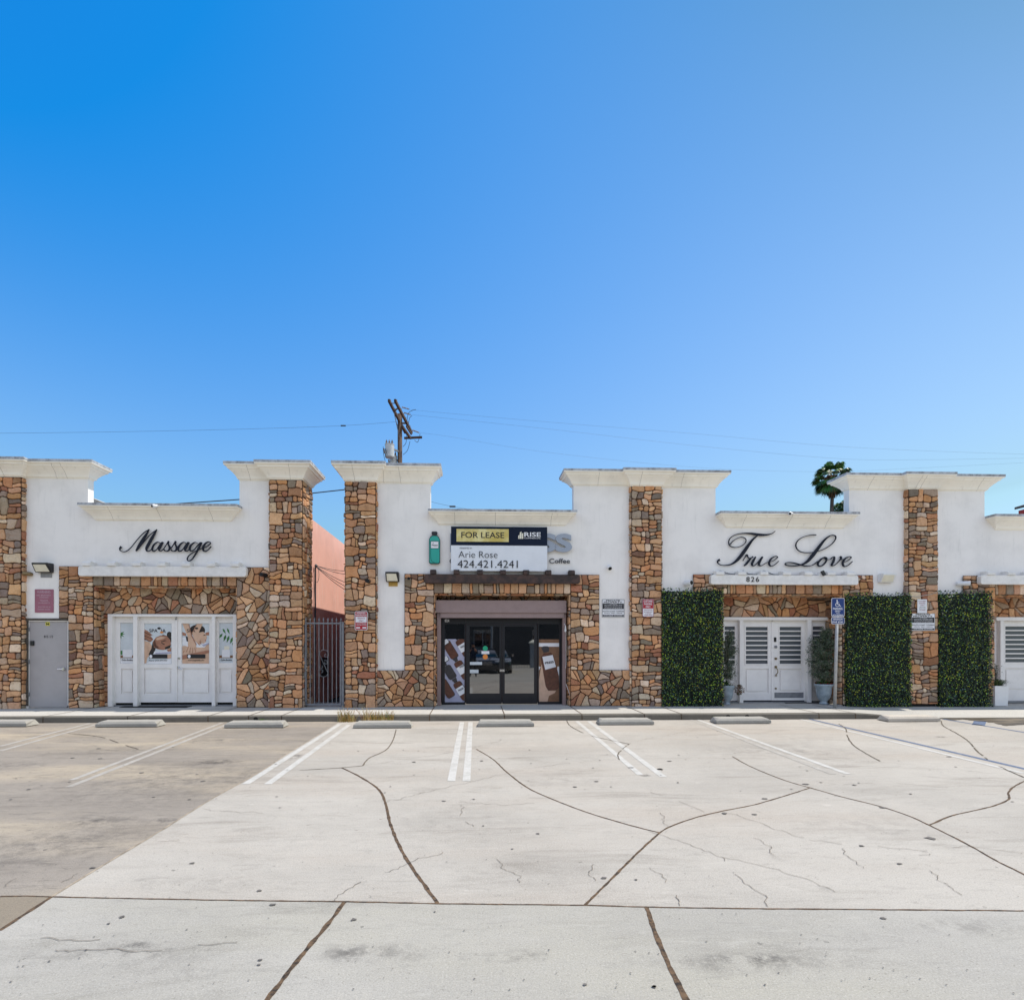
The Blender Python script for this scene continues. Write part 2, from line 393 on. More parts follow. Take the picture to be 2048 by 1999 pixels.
def stones(mb, O, U, V, W, H, seed, mode='rect', size=0.24, thick=0.03, amp=0.03, edge=0.008, soldier=False):
    rng = random.Random(seed); O, U, V = Vector(O), Vector(U), Vector(V); N = U.cross(V).normalized()
    cells = []
    if mode == 'rect':
        rc = []; 
        if soldier:
            x = 0
            while x < W-0.02:
                w_ = min(rng.choice([0.07, 0.09, 0.12, 0.16, 0.2, 0.24]), W-x)
                if W-x-w_ < 0.07: w_ = W-x
                if rng.random() < 0.45 and w_ > 0.1:
                    k = rng.uniform(0.25, 0.5) if rng.random() < 0.5 else rng.uniform(0.5, 0.75)
                    rc += [(x, x+w_, 0, H*k), (x, x+w_, H*k, H)]
                else: rc.append((x, x+w_, 0, H))
                x += w_
        else: split_rects(rng, 0, W, 0, H, rc, size/0.24)
        for x0, x1, z0, z1 in rc:
            p = [(x0,z0),(x1,z0),(x1,z1),(x0,z1)]
            w_, h_ = x1-x0, z1-z0
            if not soldier and w_ > 0.2 and h_ > 0.15 and rng.random() < 0.35:
                a = rng.uniform(0.3, 0.7); b = a + rng.uniform(-0.28, 0.28)
                if rng.random() < 0.5:
                    cells += [[p[0], (x0+w_*a, z0), (x0+w_*b, z1), p[3]], [(x0+w_*a, z0), p[1], p[2], (x0+w_*b, z1)]]
                else:
                    cells += [[p[0], p[1], (x1, z0+h_*a), (x0, z0+h_*b)], [(x0, z0+h_*b), (x1, z0+h_*a), p[2], p[3]]]
            else: cells.append(p)
    else: cells = voronoi(rng, W, H, size)
    seedv = Vector((seed*3.7, seed*1.3, 0))
    # mortar bed behind
    mb.col = MORTAR
    q = [O, O+U*W, O+U*W+V*H, O+V*H]
    mb.add(q, [(0, 1, 2, 3)])
    for c in cells:
        c = inset(c, 0.007 if soldier else 0.0078)
        if c is None or len(c) < 3: continue
        c = round_poly(subdiv(c, 0.07), 2)
        d = []
        for x, z in c:
            nv = noise.noise_vector(Vector((x*4.2, z*4.2, 0))+seedv)
            A = amp if mode == 'rect' else amp*0.5
            if soldier: A = 0.008
            mx = min(1, min(x, W-x)/0.10); mz = min(1, min(z, H-z)/0.10)
            d.append((min(max(x+nv.x*A*mx*2, -edge*rng.random()), W+edge*rng.random()), min(max(z+nv.y*A*mz*2, 0), H)))
        cx = sum(p[0] for p in d)/len(d); cz = sum(p[1] for p in d)/len(d)
        t = thick*rng.uniform(0.6, 1.45); tx, tz = rng.uniform(-0.07, 0.07), rng.uniform(-0.09, 0.07)
        def ring(k, dep):
            out = []
            for x, z in d:
                rx, rz = x-cx, z-cz; L = math.hypot(rx, rz); s_ = max(0.2, 1-k/max(L, 0.01))
                X, Z = cx+rx*s_, cz+rz*s_
                out.append(O+U*X+V*Z+N*(max(0.002, dep+(rx*tx+rz*tz)*(1 if dep > 0.01 else 0))))
            return out
        mb.col = stone_colour(rng)
        rs = [ring(0, 0.0), ring(0.002, t*0.55), ring(0.010, t*0.88), ring(0.028, t)]
        mb.rings(rs, False, False)
        n = len(d); o = len(mb.v); mb.v.append(tuple(O+U*cx+V*cz+N*(t*1.04)))
        base = o-n
        for i in range(n): mb.face((base+i, base+(i+1) % n, o))
UX, UY, UZ = (1,0,0), (0,1,0), (0,0,1)
def front(mb, x0, x1, z0, z1, y, seed, **k): stones(mb, (x0,y,z0), UX, UZ, x1-x0, z1-z0, seed, **k)
def side_r(mb, x, y0, y1, z0, z1, seed, **k): stones(mb, (x,y0,z0), UY, UZ, y1-y0, z1-z0, seed, **k)      # faces +x
def side_l(mb, x, y0, y1, z0, z1, seed, **k): stones(mb, (x,y1,z0), (0,-1,0), UZ, y1-y0, z1-z0, seed, **k) # faces -x

def grid_wall(mb, x0, x1, z0, z1, y0, y1, holes):
    xs = sorted({x0, x1, *[min(max(a, x0), x1) for h in holes for a in h[:2]]}); zs = sorted({z0, z1, *[min(max(a, z0), z1) for h in holes for a in h[2:]]})
    def solid(i, j):
        if i < 0 or j < 0 or i >= len(xs)-1 or j >= len(zs)-1: return False
        cx, cz = (xs[i]+xs[i+1])/2, (zs[j]+zs[j+1])/2
        return not any(h[0] < cx < h[1] and h[2] < cz < h[3] for h in holes)
    for i in range(len(xs)-1):
        for j in range(len(zs)-1):
            if not solid(i, j): continue
            a, b, c, d = xs[i], xs[i+1], zs[j], zs[j+1]
            mb.add([(a,y0,c),(b,y0,c),(b,y0,d),(a,y0,d)], [(0,1,2,3)]); mb.add([(a,y1,c),(b,y1,c),(b,y1,d),(a,y1,d)], [(3,2,1,0)])
            if not solid(i-1, j): mb.add([(a,y0,c),(a,y1,c),(a,y1,d),(a,y0,d)], [(3,2,1,0)])
            if not solid(i+1, j): mb.add([(b,y0,c),(b,y1,c),(b,y1,d),(b,y0,d)], [(0,1,2,3)])
            if not solid(i, j-1): mb.add([(a,y0,c),(b,y0,c),(b,y1,c),(a,y1,c)], [(3,2,1,0)])
            if not solid(i, j+1): mb.add([(a,y0,d),(b,y0,d),(b,y1,d),(a,y1,d)], [(0,1,2,3)])

PROF = [(0,.04),(.07,.045),(.075,.14),(.12,.16),(.25,.24),(.42,.42),(.55,.60),(.63,.67),(.635,.77),(.70,.79),(.78,.87),(.80,.87),(.805,1.0),(.995,1.0)]
def cornice(parent, x0, x1, y0, y1, zb, zt, o=0.27):
    rs = []
    for t, k in PROF:
        e = o*k; z = zb+(zt-zb)*t
        rs.append([(x0-e,y0-e,z),(x1+e,y0-e,z),(x1+e,y1+e,z),(x0-e,y1+e,z)])
    mb = MB(); mb.rings(rs)
    ob = mb.build('cornice', M['cornice'], parent, bevel=0.004)
    e = o+0.006; mc = MB()
    # roofing-felt capping folded over the top edge
    rng = random.Random(int(abs(x0*100)))
    n = max(4, int((x1-x0)/0.22)); z = zt
    pts = []
    mc.box(x0-e, x1+e, y0-e, y1+e, z-0.045*(zt-zb)/0.36, z+0.012)
    mc.build('roof_flashing', M['cap'], ob, bevel=0.003)
    for k in range(rng.choice((1, 1, 2)) if x1-x0 < 2 else 3):
        X = rng.uniform(x0+.1, x1-.1) if x1-x0 < 2 else x0+(x1-x0)*(k+rng.uniform(.3,.7))/3; ms = MB(); P = []; dr = rng.uniform(-.04, .04)
        for t, kk in PROF[:-1]: P.append((X+dr*t+rng.uniform(-.004,.004), y0-o*kk-0.0025, zb+(zt-zb)*t))
        for a, b in zip(P, P[1:]): ms.add([(a[0]-.0022,a[1],a[2]),(a[0]+.0022,a[1],a[2]),(b[0]+.0022,b[1],b[2]),(b[0]-.0022,b[1],b[2])], [(0,1,2,3)])
        ms.build('crack', M['seam'], ob)
    return ob

def text(parent, s, u0, u1, v0, v1, Y, mat, ext=0.002, bold=0.0, name='lettering', sx=1.0, label=None, rot=0, side=None, at=None, shear=0.0, space=1.0):
    cu = bpy.data.curves.new('t', 'FONT'); cu.body = s; cu.extrude = ext; cu.offset = bold; cu.resolution_u = 4; cu.align_x = 'LEFT'
    cu.shear = shear; cu.space_character = space
    to = bpy.data.objects.new('t', cu); COL.objects.link(to)
    dg = bpy.context.evaluated_depsgraph_get(); me = bpy.data.meshes.new_from_object(to.evaluated_get(dg))
    bpy.data.objects.remove(to)
    xs = [p.co.x for p in me.vertices]; ys = [p.co.y for p in me.vertices]; zs = [p.co.z for p in me.vertices]
    if not xs: return None
    uc, vc = (u0+u1)/2, (v0+v1)/2
    if at is None: X0, X1, Z1, Z0 = px(u0, Y), px(u1, Y), pz(uc, v0, Y), pz(uc, v1, Y)
    else: X0, X1, Z0, Z1 = at
    a = (X1-X0)/(max(xs)-min(xs)); b = (Z1-Z0)/(max(ys)-min(ys)); L = WL[parent.name]; zm = max(zs)
    ce, se = math.cos(rot), math.sin(rot); mx, mz = (X0+X1)/2, (Z0+Z1)/2
    for p in me.vertices:
        x = X0+(p.co.x-min(xs))*a-mx; z = Z0+(p.co.y-min(ys))*b-mz
        p.co = Vector((mx+x*ce-z*se, Y+(zm-p.co.z), mz+x*se+z*ce))-L
    me.materials.clear(); me.materials.append(mat)
    if side: me.materials.append(side)
    if side:
        for p in me.polygons: p.material_index = 0 if abs(p.normal.z) > 0.9 or abs(p.normal.y) > 0.9 else 1
    o = bpy.data.objects.new(name, me); COL.objects.link(o); o.parent = parent; WL[o.name] = L
    if label: o['label'] = label
    return o

# flat shape given in photo columns/rows at depth Y: thin plate
def plate(mb, pts, Y, t=0.004):
    uc = sum(p[0] for p in pts)/len(pts)
    mb.prism([(px(u, Y), pz(uc, v, Y)) for u, v in pts], Y, Y+t)
def rectp(mb, u0, u1, v0, v1, Y, t=0.004): plate(mb, [(u0,v0),(u1,v0),(u1,v1),(u0,v1)], Y, t)
def ell(u, v, ru, rv, n=18, rot=0): 
    c, s_ = math.cos(rot), math.sin(rot)
    return [(u+ru*math.cos(a)*c-rv*math.sin(a)*s_, v+ru*math.cos(a)*s_+rv*math.sin(a)*c) for a in [2*math.pi*k/n for k in range(n)]]

#==BUILDINGS==
# ================================================================== BUILDING: massage shop
xA0, xA1 = px(-18, YP), px(42.5, YP)
ZT = 6.03                                     # top of the cornices
zTA = pz(110, 957, YW)                        # underside of tall cornice
zLA = pz(325, 1042, YW); zLAt = pz(325, 1007, YW-0.27)
PA = thing('massage_shop_building', 'white stucco shop with tan stone trim, white double doors and a salmon side wall', 'building', (px(290, YW), YW, 0))
xp0, xp1 = px(539, YP), px(605, YP)
zdoorA = pz(330, 1172, YW)
gd = (px(55.5, YW), px(137, YW), SW-0.02, pz(95, 1240, YW))
xj0, xj1 = px(189, YW), px(475, YW)
mb = MB()
grid_wall(mb, xA1-0.1, xp0+0.1, 0, zTA+0.1, YW, YW+0.2, [(px(176, YW), px(479, YW), zLAt-0.02, 99), (xj0, xj1, 0, zdoorA), gd])
mb.build('wall', M['stucco'], PA)
mb = MB(); mb.box(px(-300, YW), -4.30, 14.11, 36, 0, 5.0); mb.build('side_wall', M['pink'], PA, label='salmon stucco wall along the alley')
mb = MB(); mb.box(px(-300, YW), -4.36, 14.16, 35.9, 5.0, 5.02); mb.build('roof', M['roofdark'], PA)
# stone trim
SB = YW-0.03
for nm, x0, x1, sd in (('stone_pillar', xA0, xA1, 11), ('stone_pillar', xp0, xp1, 12)):
    mb = MB(); front(mb, x0, x1, SW-0.03, pz(300, 957, YP), YP, sd); side_r(mb, x1-0.002, YP, YP+0.75, SW-0.03, pz(300, 957, YP), sd+40); side_l(mb, x0+0.002, YP, YP+0.75, SW-0.03, pz(300, 957, YP), sd+60)
    mb.build(nm, M['stone'], PA, colattr=True, smooth=False)
mb = MB(); zs_t = pz(140, 1132, SB)
front(mb, px(137.5, SB), xj0, SW, zs_t, SB, 21); front(mb, px(118, SB), px(137.5, SB), gd[3]+0.05, zs_t, SB, 22)
side_r(mb, xj0, SB, YW+0.34, SW, zdoorA, 23)
mb.build('stone_jamb', M['stone'], PA, colattr=True)
mb = MB(); front(mb, xj1, xp0, SW, zs_t, SB, 24, mode='poly', size=0.23); side_l(mb, xj1, SB, YW+0.34, SW, zdoorA, 25)
mb.build('stone_jamb', M['stone'], PA, colattr=True)
mb = MB(); front(mb, xj0, xj1, zdoorA, zs_t, SB, 26, soldier=True)
stones(mb, (xj0, YW+0.34, zdoorA), UX, (0,-1,0), xj1-xj0, 0.36, 27, size=0.2)
mb.build('stone_lintel', M['stone'], PA, colattr=True)
YB = YW+0.33; zfA = pz(347, 1228, YB); fx0, fx1 = px(220, YB), px(475, YB)
mb = MB(); front(mb, xj0, xj1, zfA, zdoorA+0.02, YB, 28, mode='poly', size=0.235); front(mb, xj0, fx0, SW, zfA, YB, 29, size=0.2)
mb.build('recess_wall', M['stone'], PA, colattr=True)
cornice(PA, xA0, xA1, YP, YP+0.75, zTA-0.004, ZT+0.004)
cornice(PA, xA1-0.3, px(176, YW), YW, YW+0.2, zTA, ZT)
cornice(PA, px(194, YW), px(461.6, YW), YW, YW+0.2, zLA, zLAt)
cornice(PA, px(479, YW), xp0+0.3, YW, YW+0.2, zTA, ZT)
cornice(PA, xp0, xp1, YP, YP+0.75, zTA-0.004, ZT+0.004)
def timber(parent, u0, u1, v0, v1, stubs, mat, stub_w, stub_h, label=None):
    Y = YW-0.19; x0, x1 = px(u0, Y), px(u1, Y); uc = (u0+u1)/2; z1, z0 = pz(uc, v0, Y), pz(uc, v1, Y)
    c = 0.035; mb = MB()
    mb.prism([(x0, z0+c),(x0+c, z0),(x1-c, z0),(x1, z0+c),(x1, z1-c),(x1-c, z1),(x0+c, z1),(x0, z1-c)], Y, Y+0.12)
    b = mb.build('beam', mat, parent, bevel=0.006, label=label)
    for u in stubs:
        X = px(u, Y); mb = MB(); z = z1+0.001
        mb.rings([[(X-stub_w/2,y,z),(X+stub_w/2,y,z),(X+stub_w/2,y,z+h),(X-stub_w/2,y,z+h)] for y, h in ((YW+0.01, stub_h), (Y+0.02, stub_h), (Y-0.03, stub_h*0.62))])
        bm_ = mb
        bm_.f = [tuple(reversed(f)) for f in bm_.f]
        bm_.build('rafter_end', mat, b, bevel=0.004)
    return b
timber(PA, 156, 492, 1132, 1152, [173, 223, 273, 323, 372, 422, 470], M['beamw'], 0.19, 0.11, 'white painted timber beam')
# grey service door
YD = YW+0.03
dpart = MB(); dpart.box(px(58, YD), px(134.5, YD), YD, YD+0.05, SW+0.01, pz(95, 1243, YD)); gdoor = dpart.build('service_door', M['greydoor'], PA, bevel=0.004, label='flat grey steel door')
mb = MB()
for a, b, c, d in ((56, 57.6, 1240.5, 1410), (135, 136.6, 1240.5, 1410), (57.7, 134.9, 1240.5, 1242.6)):
    rectp(mb, a, b, c, d, YD-0.02, 0.09)
mb.build('door_frame', M['paint'], gdoor)
mb = MB(); rectp(mb, 48.5, 55.9, 1237, 1411, YW-0.012, 0.02); rectp(mb, 48.5, 137, 1236, 1240.3, YW-0.013, 0.02); rectp(mb, 136.7, 142, 1240, 1411, SB-0.004, 0.01)
mb.build('mortar_edge', M['mortar_patch'], gdoor)
mb = MB(); rectp(mb, 60, 67, 1281, 1290.5, YD-0.03, 0.03); mb.build('lock_box', M['blackmetal'], gdoor, bevel=0.005)
mb = MB(); c = (px(129.5, YD), YD, pz(129, 1337, YD)); mb.tube([c, (c[0], YD-0.06, c[2])], 0.03, 14); mb.tube([(c[0], YD-0.06, c[2]), (c[0]-0.13, YD-0.06, c[2])], 0.011); mb.build('door_handle', M['chrome'], gdoor)
mb = MB(); rectp(mb, 91, 99.5, 1243.6, 1250.5, YD-0.006); st = mb.build('sticker', M['yellow'], gdoor)
text(gdoor, 'M', 92.3, 98.2, 1245, 1249.4, YD-0.0075, M['ink'], 0.0004, 0.02)
text(gdoor, '815 1/2', 88, 106, 1270, 1275, YD-0.004, M['blackmetal'], 0.001, 0.0, label='worn black numbers')
for v in (1258, 1323, 1388): mb = MB(); rectp(mb, 54.5, 57.9, v-4, v+4, YD-0.035, 0.02); mb.build('hinge', M['steel'], gdoor)

# white panelled door units -------------------------------------------------
def leaf(parent, name, u0, u1, v0, v1, Y, glaz, pan, mat=M['paint'], louvre=0, pane=None):
    """one door or sidelight: stiles and rails round a glazed opening, sunk lower panel"""
    uc = (u0+u1)/2; x0, x1 = px(u0, Y), px(u1, Y); z1, z0 = pz(uc, v0, Y), pz(uc, v1, Y)
    g = (px(glaz[0], Y), px(glaz[1], Y), pz(uc, glaz[3], Y), pz(uc, glaz[2], Y)); p = (px(pan[0], Y), px(pan[1], Y), pz(uc, pan[3], Y), pz(uc, pan[2], Y))
    mb = MB(); grid_wall(mb, x0, x1, z0, z1, Y, Y+0.045, [g, p]); d = mb.build(name, mat, parent, bevel=0.003)
    mb = MB(); a, b, c, e = p
    mb.box(a, b, Y+0.03, Y+0.04, c, e); mb.box(a+0.045, b-0.045, Y+0.006, Y+0.0299, c+0.045, e-0.045); mb.build('lower_panel', mat, d, bevel=0.003)
    mb = MB(); mb.box(g[0], g[1], Y+0.025, Y+0.035, g[2], g[3]); mb.build('window_pane', pane or M['glassgrey'], d)
    if louvre:
        mb = MB(); h = (g[3]-g[2])/louvre; w2 = 0.016
        for a0, a1, b0, b1 in ((g[0]-.02, g[0]+.012, g[2]-.02, g[3]+.02), (g[1]-.012, g[1]+.02, g[2]-.02, g[3]+.02)): mb.box(a0, a1, Y-0.014, Y+0.02, b0, b1)
        for k in range(louvre+1):
            z = g[2]+h*k; mb.box(g[0]+.0125, g[1]-.0125, Y-0.012, Y+0.018, z-w2, z+w2)
        mb.build('security_bars', mat, d, bevel=0.003)
    return d, g
def frame_unit(parent, name, u0, u1, v0, v1, Y, posts, head=5):
    uc = (u0+u1)/2; mb = MB()
    z1, z0 = pz(uc, v0, Y), SW+0.005; zh = pz(uc, v0+head, Y)
    mb.box(px(u0, Y), px(u1, Y), Y-0.07, Y+0.08, zh, z1)
    for a, b in posts: mb.box(px(a, Y), px(b, Y), Y-0.07, Y+0.08, z0, zh-0.0005)
    fr = mb.build(name, M['paint'], parent, bevel=0.004)
    mb = MB(); mb.box(px(u0, Y)+.002, px(u1, Y)-.002, Y-0.02, Y+0.10, SW-.02, SW+0.03); mb.build('threshold', M['steel'], fr)
    mb = MB(); mb.box(px(u0, Y)+.02, px(u1, Y)-.02, Y+0.11, Y+0.13, SW, z1-.05); mb.build('backing', M['blackmatte'], fr)
    return fr
YF = YB-0.0
fA = frame_unit(PA, 'entrance_frame', 219, 475.5, 1228, 1407, YF-0.04, [(219, 228), (269.5, 278), (426, 432.5), (468, 475.5)])
L1, g1 = leaf(fA, 'sidelight', 228, 269.5, 1233, 1405, YF, (240, 268.5, 1245, 1326), (242, 267.5, 1337, 1387), pane=M['paleprint'])
D1, g2 = leaf(fA, 'door', 278.5, 351, 1233, 1404, YF, (288, 343, 1246, 1327.5), (288, 343, 1336, 1388), pane=M['paleprint'])
D2, g3 = leaf(fA, 'door', 354, 426, 1233, 1404, YF, (363, 418.5, 1246, 1327), (365, 420, 1336, 1388), pane=M['paleprint'])
L2, g4 = leaf(fA, 'sidelight', 432.8, 468, 1233, 1404, YF, (438, 467, 1245, 1325), (439, 466, 1336, 1387), pane=M['paleprint'])
mb = MB(); rectp(mb, 350.5, 354.5, 1235, 1404, YF-0.018, 0.017); mb.build('astragal', M['paint'], D1, bevel=0.003)
mb = MB(); c = Vector((px(358, YF), YF, pz(358, 1334, YF))); mb.tube([c, c+Vector((0,-.05,0))], 0.026, 12); mb.tube([c+Vector((0,-.05,0)), c+Vector((.1,-.055,-.05))], 0.011)
mb.build('door_handle', M['chrome'], D2)
mb = MB(); c = Vector((px(358.5, YF), YF, pz(358, 1316, YF))); mb.tube([c, c+Vector((0,-.02,0))], 0.028, 14); mb.build('deadbolt', M['chrome'], D2)
mb = MB(); rectp(mb, 350, 353, 1236, 1239, YF-0.03, 0.02); mb.build('door_latch', M['steel'], D1)
# printed window graphics (flat print layers on the panes)
def art(parent, layers, Y0, name='window_poster', label=None):
    mats = []; mb = MB()
    for k, (mat, pts) in enumerate(layers):
        if M[mat] not in mats: mats.append(M[mat])
        mb.mi = mats.index(M[mat]); plate(mb, pts, Y0-0.0006*k, 0.0005)
    return mb.build(name, mats, parent, label=label)
YG = YF+0.0235
def clipw(pts, u0, u1, v0, v1):
    for n_, d_ in (((-1,0),-u0), ((1,0),u1), ((0,-1),-v0), ((0,1),v1)): pts = clip(pts, n_, d_)
    return pts
def R4(a, b, c, d): return [(a,c),(b,c),(b,d),(a,d)]
W2 = (288.5, 342.5, 1246.5, 1327)
def q6(x, y): return (220+x/7.504, 1230+y/7.504)         # from an enlarged view
def Q(*p): return [q6(*a) for a in p]
art(D1, [('paleprint', R4(*W2)), ('skinB', clipw(Q((510,380),(590,400),(640,470),(625,560),(560,640),(545,720),(510,720)), *W2)),
 ('hair', clipw(Q((575,590),(620,500),(640,400),(700,330),(800,290),(922,330),(922,400),(860,420),(700,420),(680,520),(640,590)), *W2)),
 ('hair', clipw([q6(*p) for p in ell(890, 290, 38, 45)], *W2)),
 ('skinA', clipw(Q((640,400),(690,330),(760,300),(850,310),(905,370),(915,450),(890,500),(800,520),(720,510),(660,480)), *W2)),
 ('skinA', clipw(Q((512,210),(560,230),(640,300),(600,300),(650,360),(610,400),(540,370),(512,380)), *W2)),
 ('hair', [q6(*p) for p in ell(795, 425, 30, 7, rot=0.4)]), ('hair', Q((820,480),(915,440),(900,490),(830,510))),
 ('white', clipw(Q((660,545),(922,530),(922,580),(665,585)), *W2)), ('skinA', clipw(Q((850,520),(922,480),(922,540),(870,545)), *W2)),
 ('skinB', clipw(Q((860,590),(922,580),(922,640),(862,650)), *W2)), ('white', clipw(Q((600,690),(922,650),(922,730),(520,730)), *W2)),
 ('skinB', clipw(Q((690,345),(760,315),(840,330),(800,352),(700,375)), *W2)), ('skinB', clipw(Q((512,470),(545,440),(575,520),(545,640),(520,640)), *W2)), ('brownprint', clipw(Q((650,400),(670,360),(700,470),(760,505),(690,490),(655,460)), *W2)), ('brownprint', Q((690,455),(730,470),(715,482),(692,470))), ('hair', Q((760,392),(830,372),(835,382),(770,402))),
 ('brownprint', clipw(Q((512,240),(620,300),(615,306),(512,256)), *W2)), ('brownprint', clipw(Q((512,300),(640,352),(636,358),(512,312)), *W2)), ('brownprint', clipw(Q((512,345),(600,392),(596,398),(512,356)), *W2)), ('skinB', Q((865,505),(905,492),(908,500),(868,514))), ('lavprint', Q((680,560),(920,548),(920,572),(682,578))),
 ('orange', [q6(*p) for p in ell(775, 255, 26, 14)]), ('ink', [q6(*p) for p in ell(735, 195, 26, 16)]),
 ('ink', Q((585,585),(860,585),(860,645),(585,645))), ('white', [q6(*p) for p in ell(612, 616, 22, 26)])], YG, label='poster of a woman lying during a back massage')
text(D1, 'SPA', *[q6(590, 0)[0], q6(712, 0)[0], q6(0, 205)[1], q6(0, 255)[1]], YG-0.011, M['ink'], 0.0003); text(D1, 'IA', q6(770,0)[0], q6(835,0)[0], q6(0,205)[1], q6(0,265)[1], YG-0.011, M['ink'], 0.0003)
text(D1, 'NOT AN ENTRANCE\nPLEASE USE OTHER DOOR', q6(652,0)[0], q6(848,0)[0], q6(0,592)[1], q6(0,640)[1], YG-0.011, M['white'], 0.0003, 0.01)
text(D1, 'Phone: (323) 694-3352', q6(585,0)[0], q6(858,0)[0], q6(0,665)[1], q6(0,692)[1], YG-0.011, M['ink'], 0.0003, 0.01)
W3 = (363.5, 418, 1246.5, 1326.5)
art(D2, [('paleprint', R4(*W3)), ('skinB', clipw(Q((1085,460),(1490,430),(1490,735),(1085,735)), *W3)), ('white', clipw(Q((1085,330),(1200,330),(1400,420),(1490,400),(1420,480),(1200,480),(1085,440)), *W3)),
 ('hair', clipw([q6(*p) for p in ell(1310, 225, 118, 85)], *W3)), ('hair', Q((1135,310),(1180,330),(1180,400),(1150,390))),
 ('skinA', clipw(Q((1085,250),(1140,270),(1140,310),(1085,300)), *W3)), ('skinA', clipw(Q((1430,260),(1490,250),(1490,300),(1440,300)), *W3)),
 ('skinB', Q((1330,260),(1400,245),(1440,290),(1455,335),(1440,370),(1438,400),(1400,425),(1340,400))),
 ('skinB', clipw(Q((1085,120),(1175,120),(1215,300),(1290,440),(1300,560),(1240,575),(1200,540),(1110,560),(1170,470),(1170,330)), *W3)),
 ('skinB', Q((1300,130),(1390,130),(1330,260),(1370,400),(1340,450),(1270,380),(1230,260))),
 *[('skinA', Q((x, y), (x+8, y+2), (x+14-dx, y+L), (x+4-dx, y+L))) for x, y, L, dx in ((1175,470,80,40),(1205,480,80,20),(1238,485,78,8),(1268,480,72,-6),(1110,530,30,20),(1330,380,50,-20),(1350,370,60,-8),(1310,400,50,-25))],
 ('skinA', clipw(Q((1178,130),(1188,130),(1230,300),(1300,440),(1292,446),(1218,310)), *W3)), ('skinA', Q((1300,130),(1308,132),(1240,255),(1232,258))), ('skinA', clipw(Q((1085,600),(1490,520),(1490,560),(1085,660)), *W3)), ('hair', Q((1398,300),(1432,292),(1432,298),(1400,306))), ('red', Q((1424,370),(1440,366),(1438,378),(1426,380))), ('lavprint', clipw(Q((1380,440),(1490,410),(1490,425),(1400,465)), *W3)),
 ('ink', Q((1155,585),(1428,585),(1428,645),(1155,645))), ('white', [q6(*p) for p in ell(1188, 616, 22, 26)]), ('ink', [q6(*p) for p in ell(1300, 195, 24, 14)]), ('ink', [q6(*p) for p in ell(1418, 295, 14, 4, rot=0.3)])], YG, label='poster of hands massaging a woman')
text(D2, 'SPA', q6(1155,0)[0], q6(1280,0)[0], q6(0,205)[1], q6(0,255)[1], YG-0.011, M['ink'], 0.0003)
text(D2, 'NOT AN ENTRANCE\nPLEASE USE OTHER DOOR', q6(1225,0)[0], q6(1418,0)[0], q6(0,592)[1], q6(0,640)[1], YG-0.011, M['white'], 0.0003, 0.01)
text(D2, 'www.myspadela.com', q6(1170,0)[0], q6(1410,0)[0], q6(0,660)[1], q6(0,690)[1], YG-0.011, M['ink'], 0.0003, 0.01)
def lf(x, y, L, w_, a):
    d = (math.cos(a), math.sin(a)); n_ = (-d[1], d[0])
    return Q((x, y), (x+d[0]*L*.4+n_[0]*w_, y+d[1]*L*.4+n_[1]*w_), (x+d[0]*L, y+d[1]*L), (x+d[0]*L*.4-n_[0]*w_, y+d[1]*L*.4-n_[1]*w_))
art(L1, [('paleprint', R4(240.3, 268.2, 1245.5, 1325.5))]+[('leafprint', clipw(lf(150, 280, 75, 12, a), 240.3, 268.2, 1245, 1326)) for a in (-.5, 0.0, .6, 1.3)]
 + [('woodprint', clipw(Q((150,600),(365,600),(365,640),(150,640)), 240.3, 268.2, 1245, 1326)), ('leafprint', clipw(Q((150,530),(185,530),(185,590),(150,590)), 240.3, 268.2, 1245, 1326)), ('white', Q((195,515),(330,515),(330,630),(195,630))), ('white', clipw(Q((150,645),(365,645),(365,720),(150,720)), 240.3, 268.2, 1245, 1325.5))], YG, label='narrow poster with a bamboo leaf')
text(L1, 'Online Booking', q6(172,0)[0], q6(345,0)[0], q6(0,655)[1], q6(0,690)[1], YG-0.011, M['ink'], 0.0003, 0.015)
art(L2, [('paleprint', R4(438.3, 466.7, 1245.5, 1324.5))]+[('leafprint', clipw(lf(x, y, L, w_, a), 438.3, 466.7, 1245, 1325)) for x, y, L, w_, a in
 ((1690,195,100,16,1.05),(1755,190,105,16,1.15),(1640,300,60,14,2.2),(1690,270,100,18,2.2),(1740,290,110,20,1.9),(1790,300,120,20,1.9),(1850,320,120,22,2.0),(1850,400,50,10,1.9))]
 + [('woodprint', clipw(Q((1640,600),(1850,600),(1850,640),(1640,640)), 438.3, 466.7, 1245, 1325)), ('lens', Q((1715,460),(1790,460),(1790,515),(1715,515))), ('white', Q((1680,515),(1800,515),(1800,630),(1680,630)))], YG, label='narrow poster with green fern leaves')
text(L2, 'Online Booking', q6(1660,0)[0], q6(1830,0)[0], q6(0,655)[1], q6(0,690)[1], YG-0.011, M['ink'], 0.0003, 0.015)

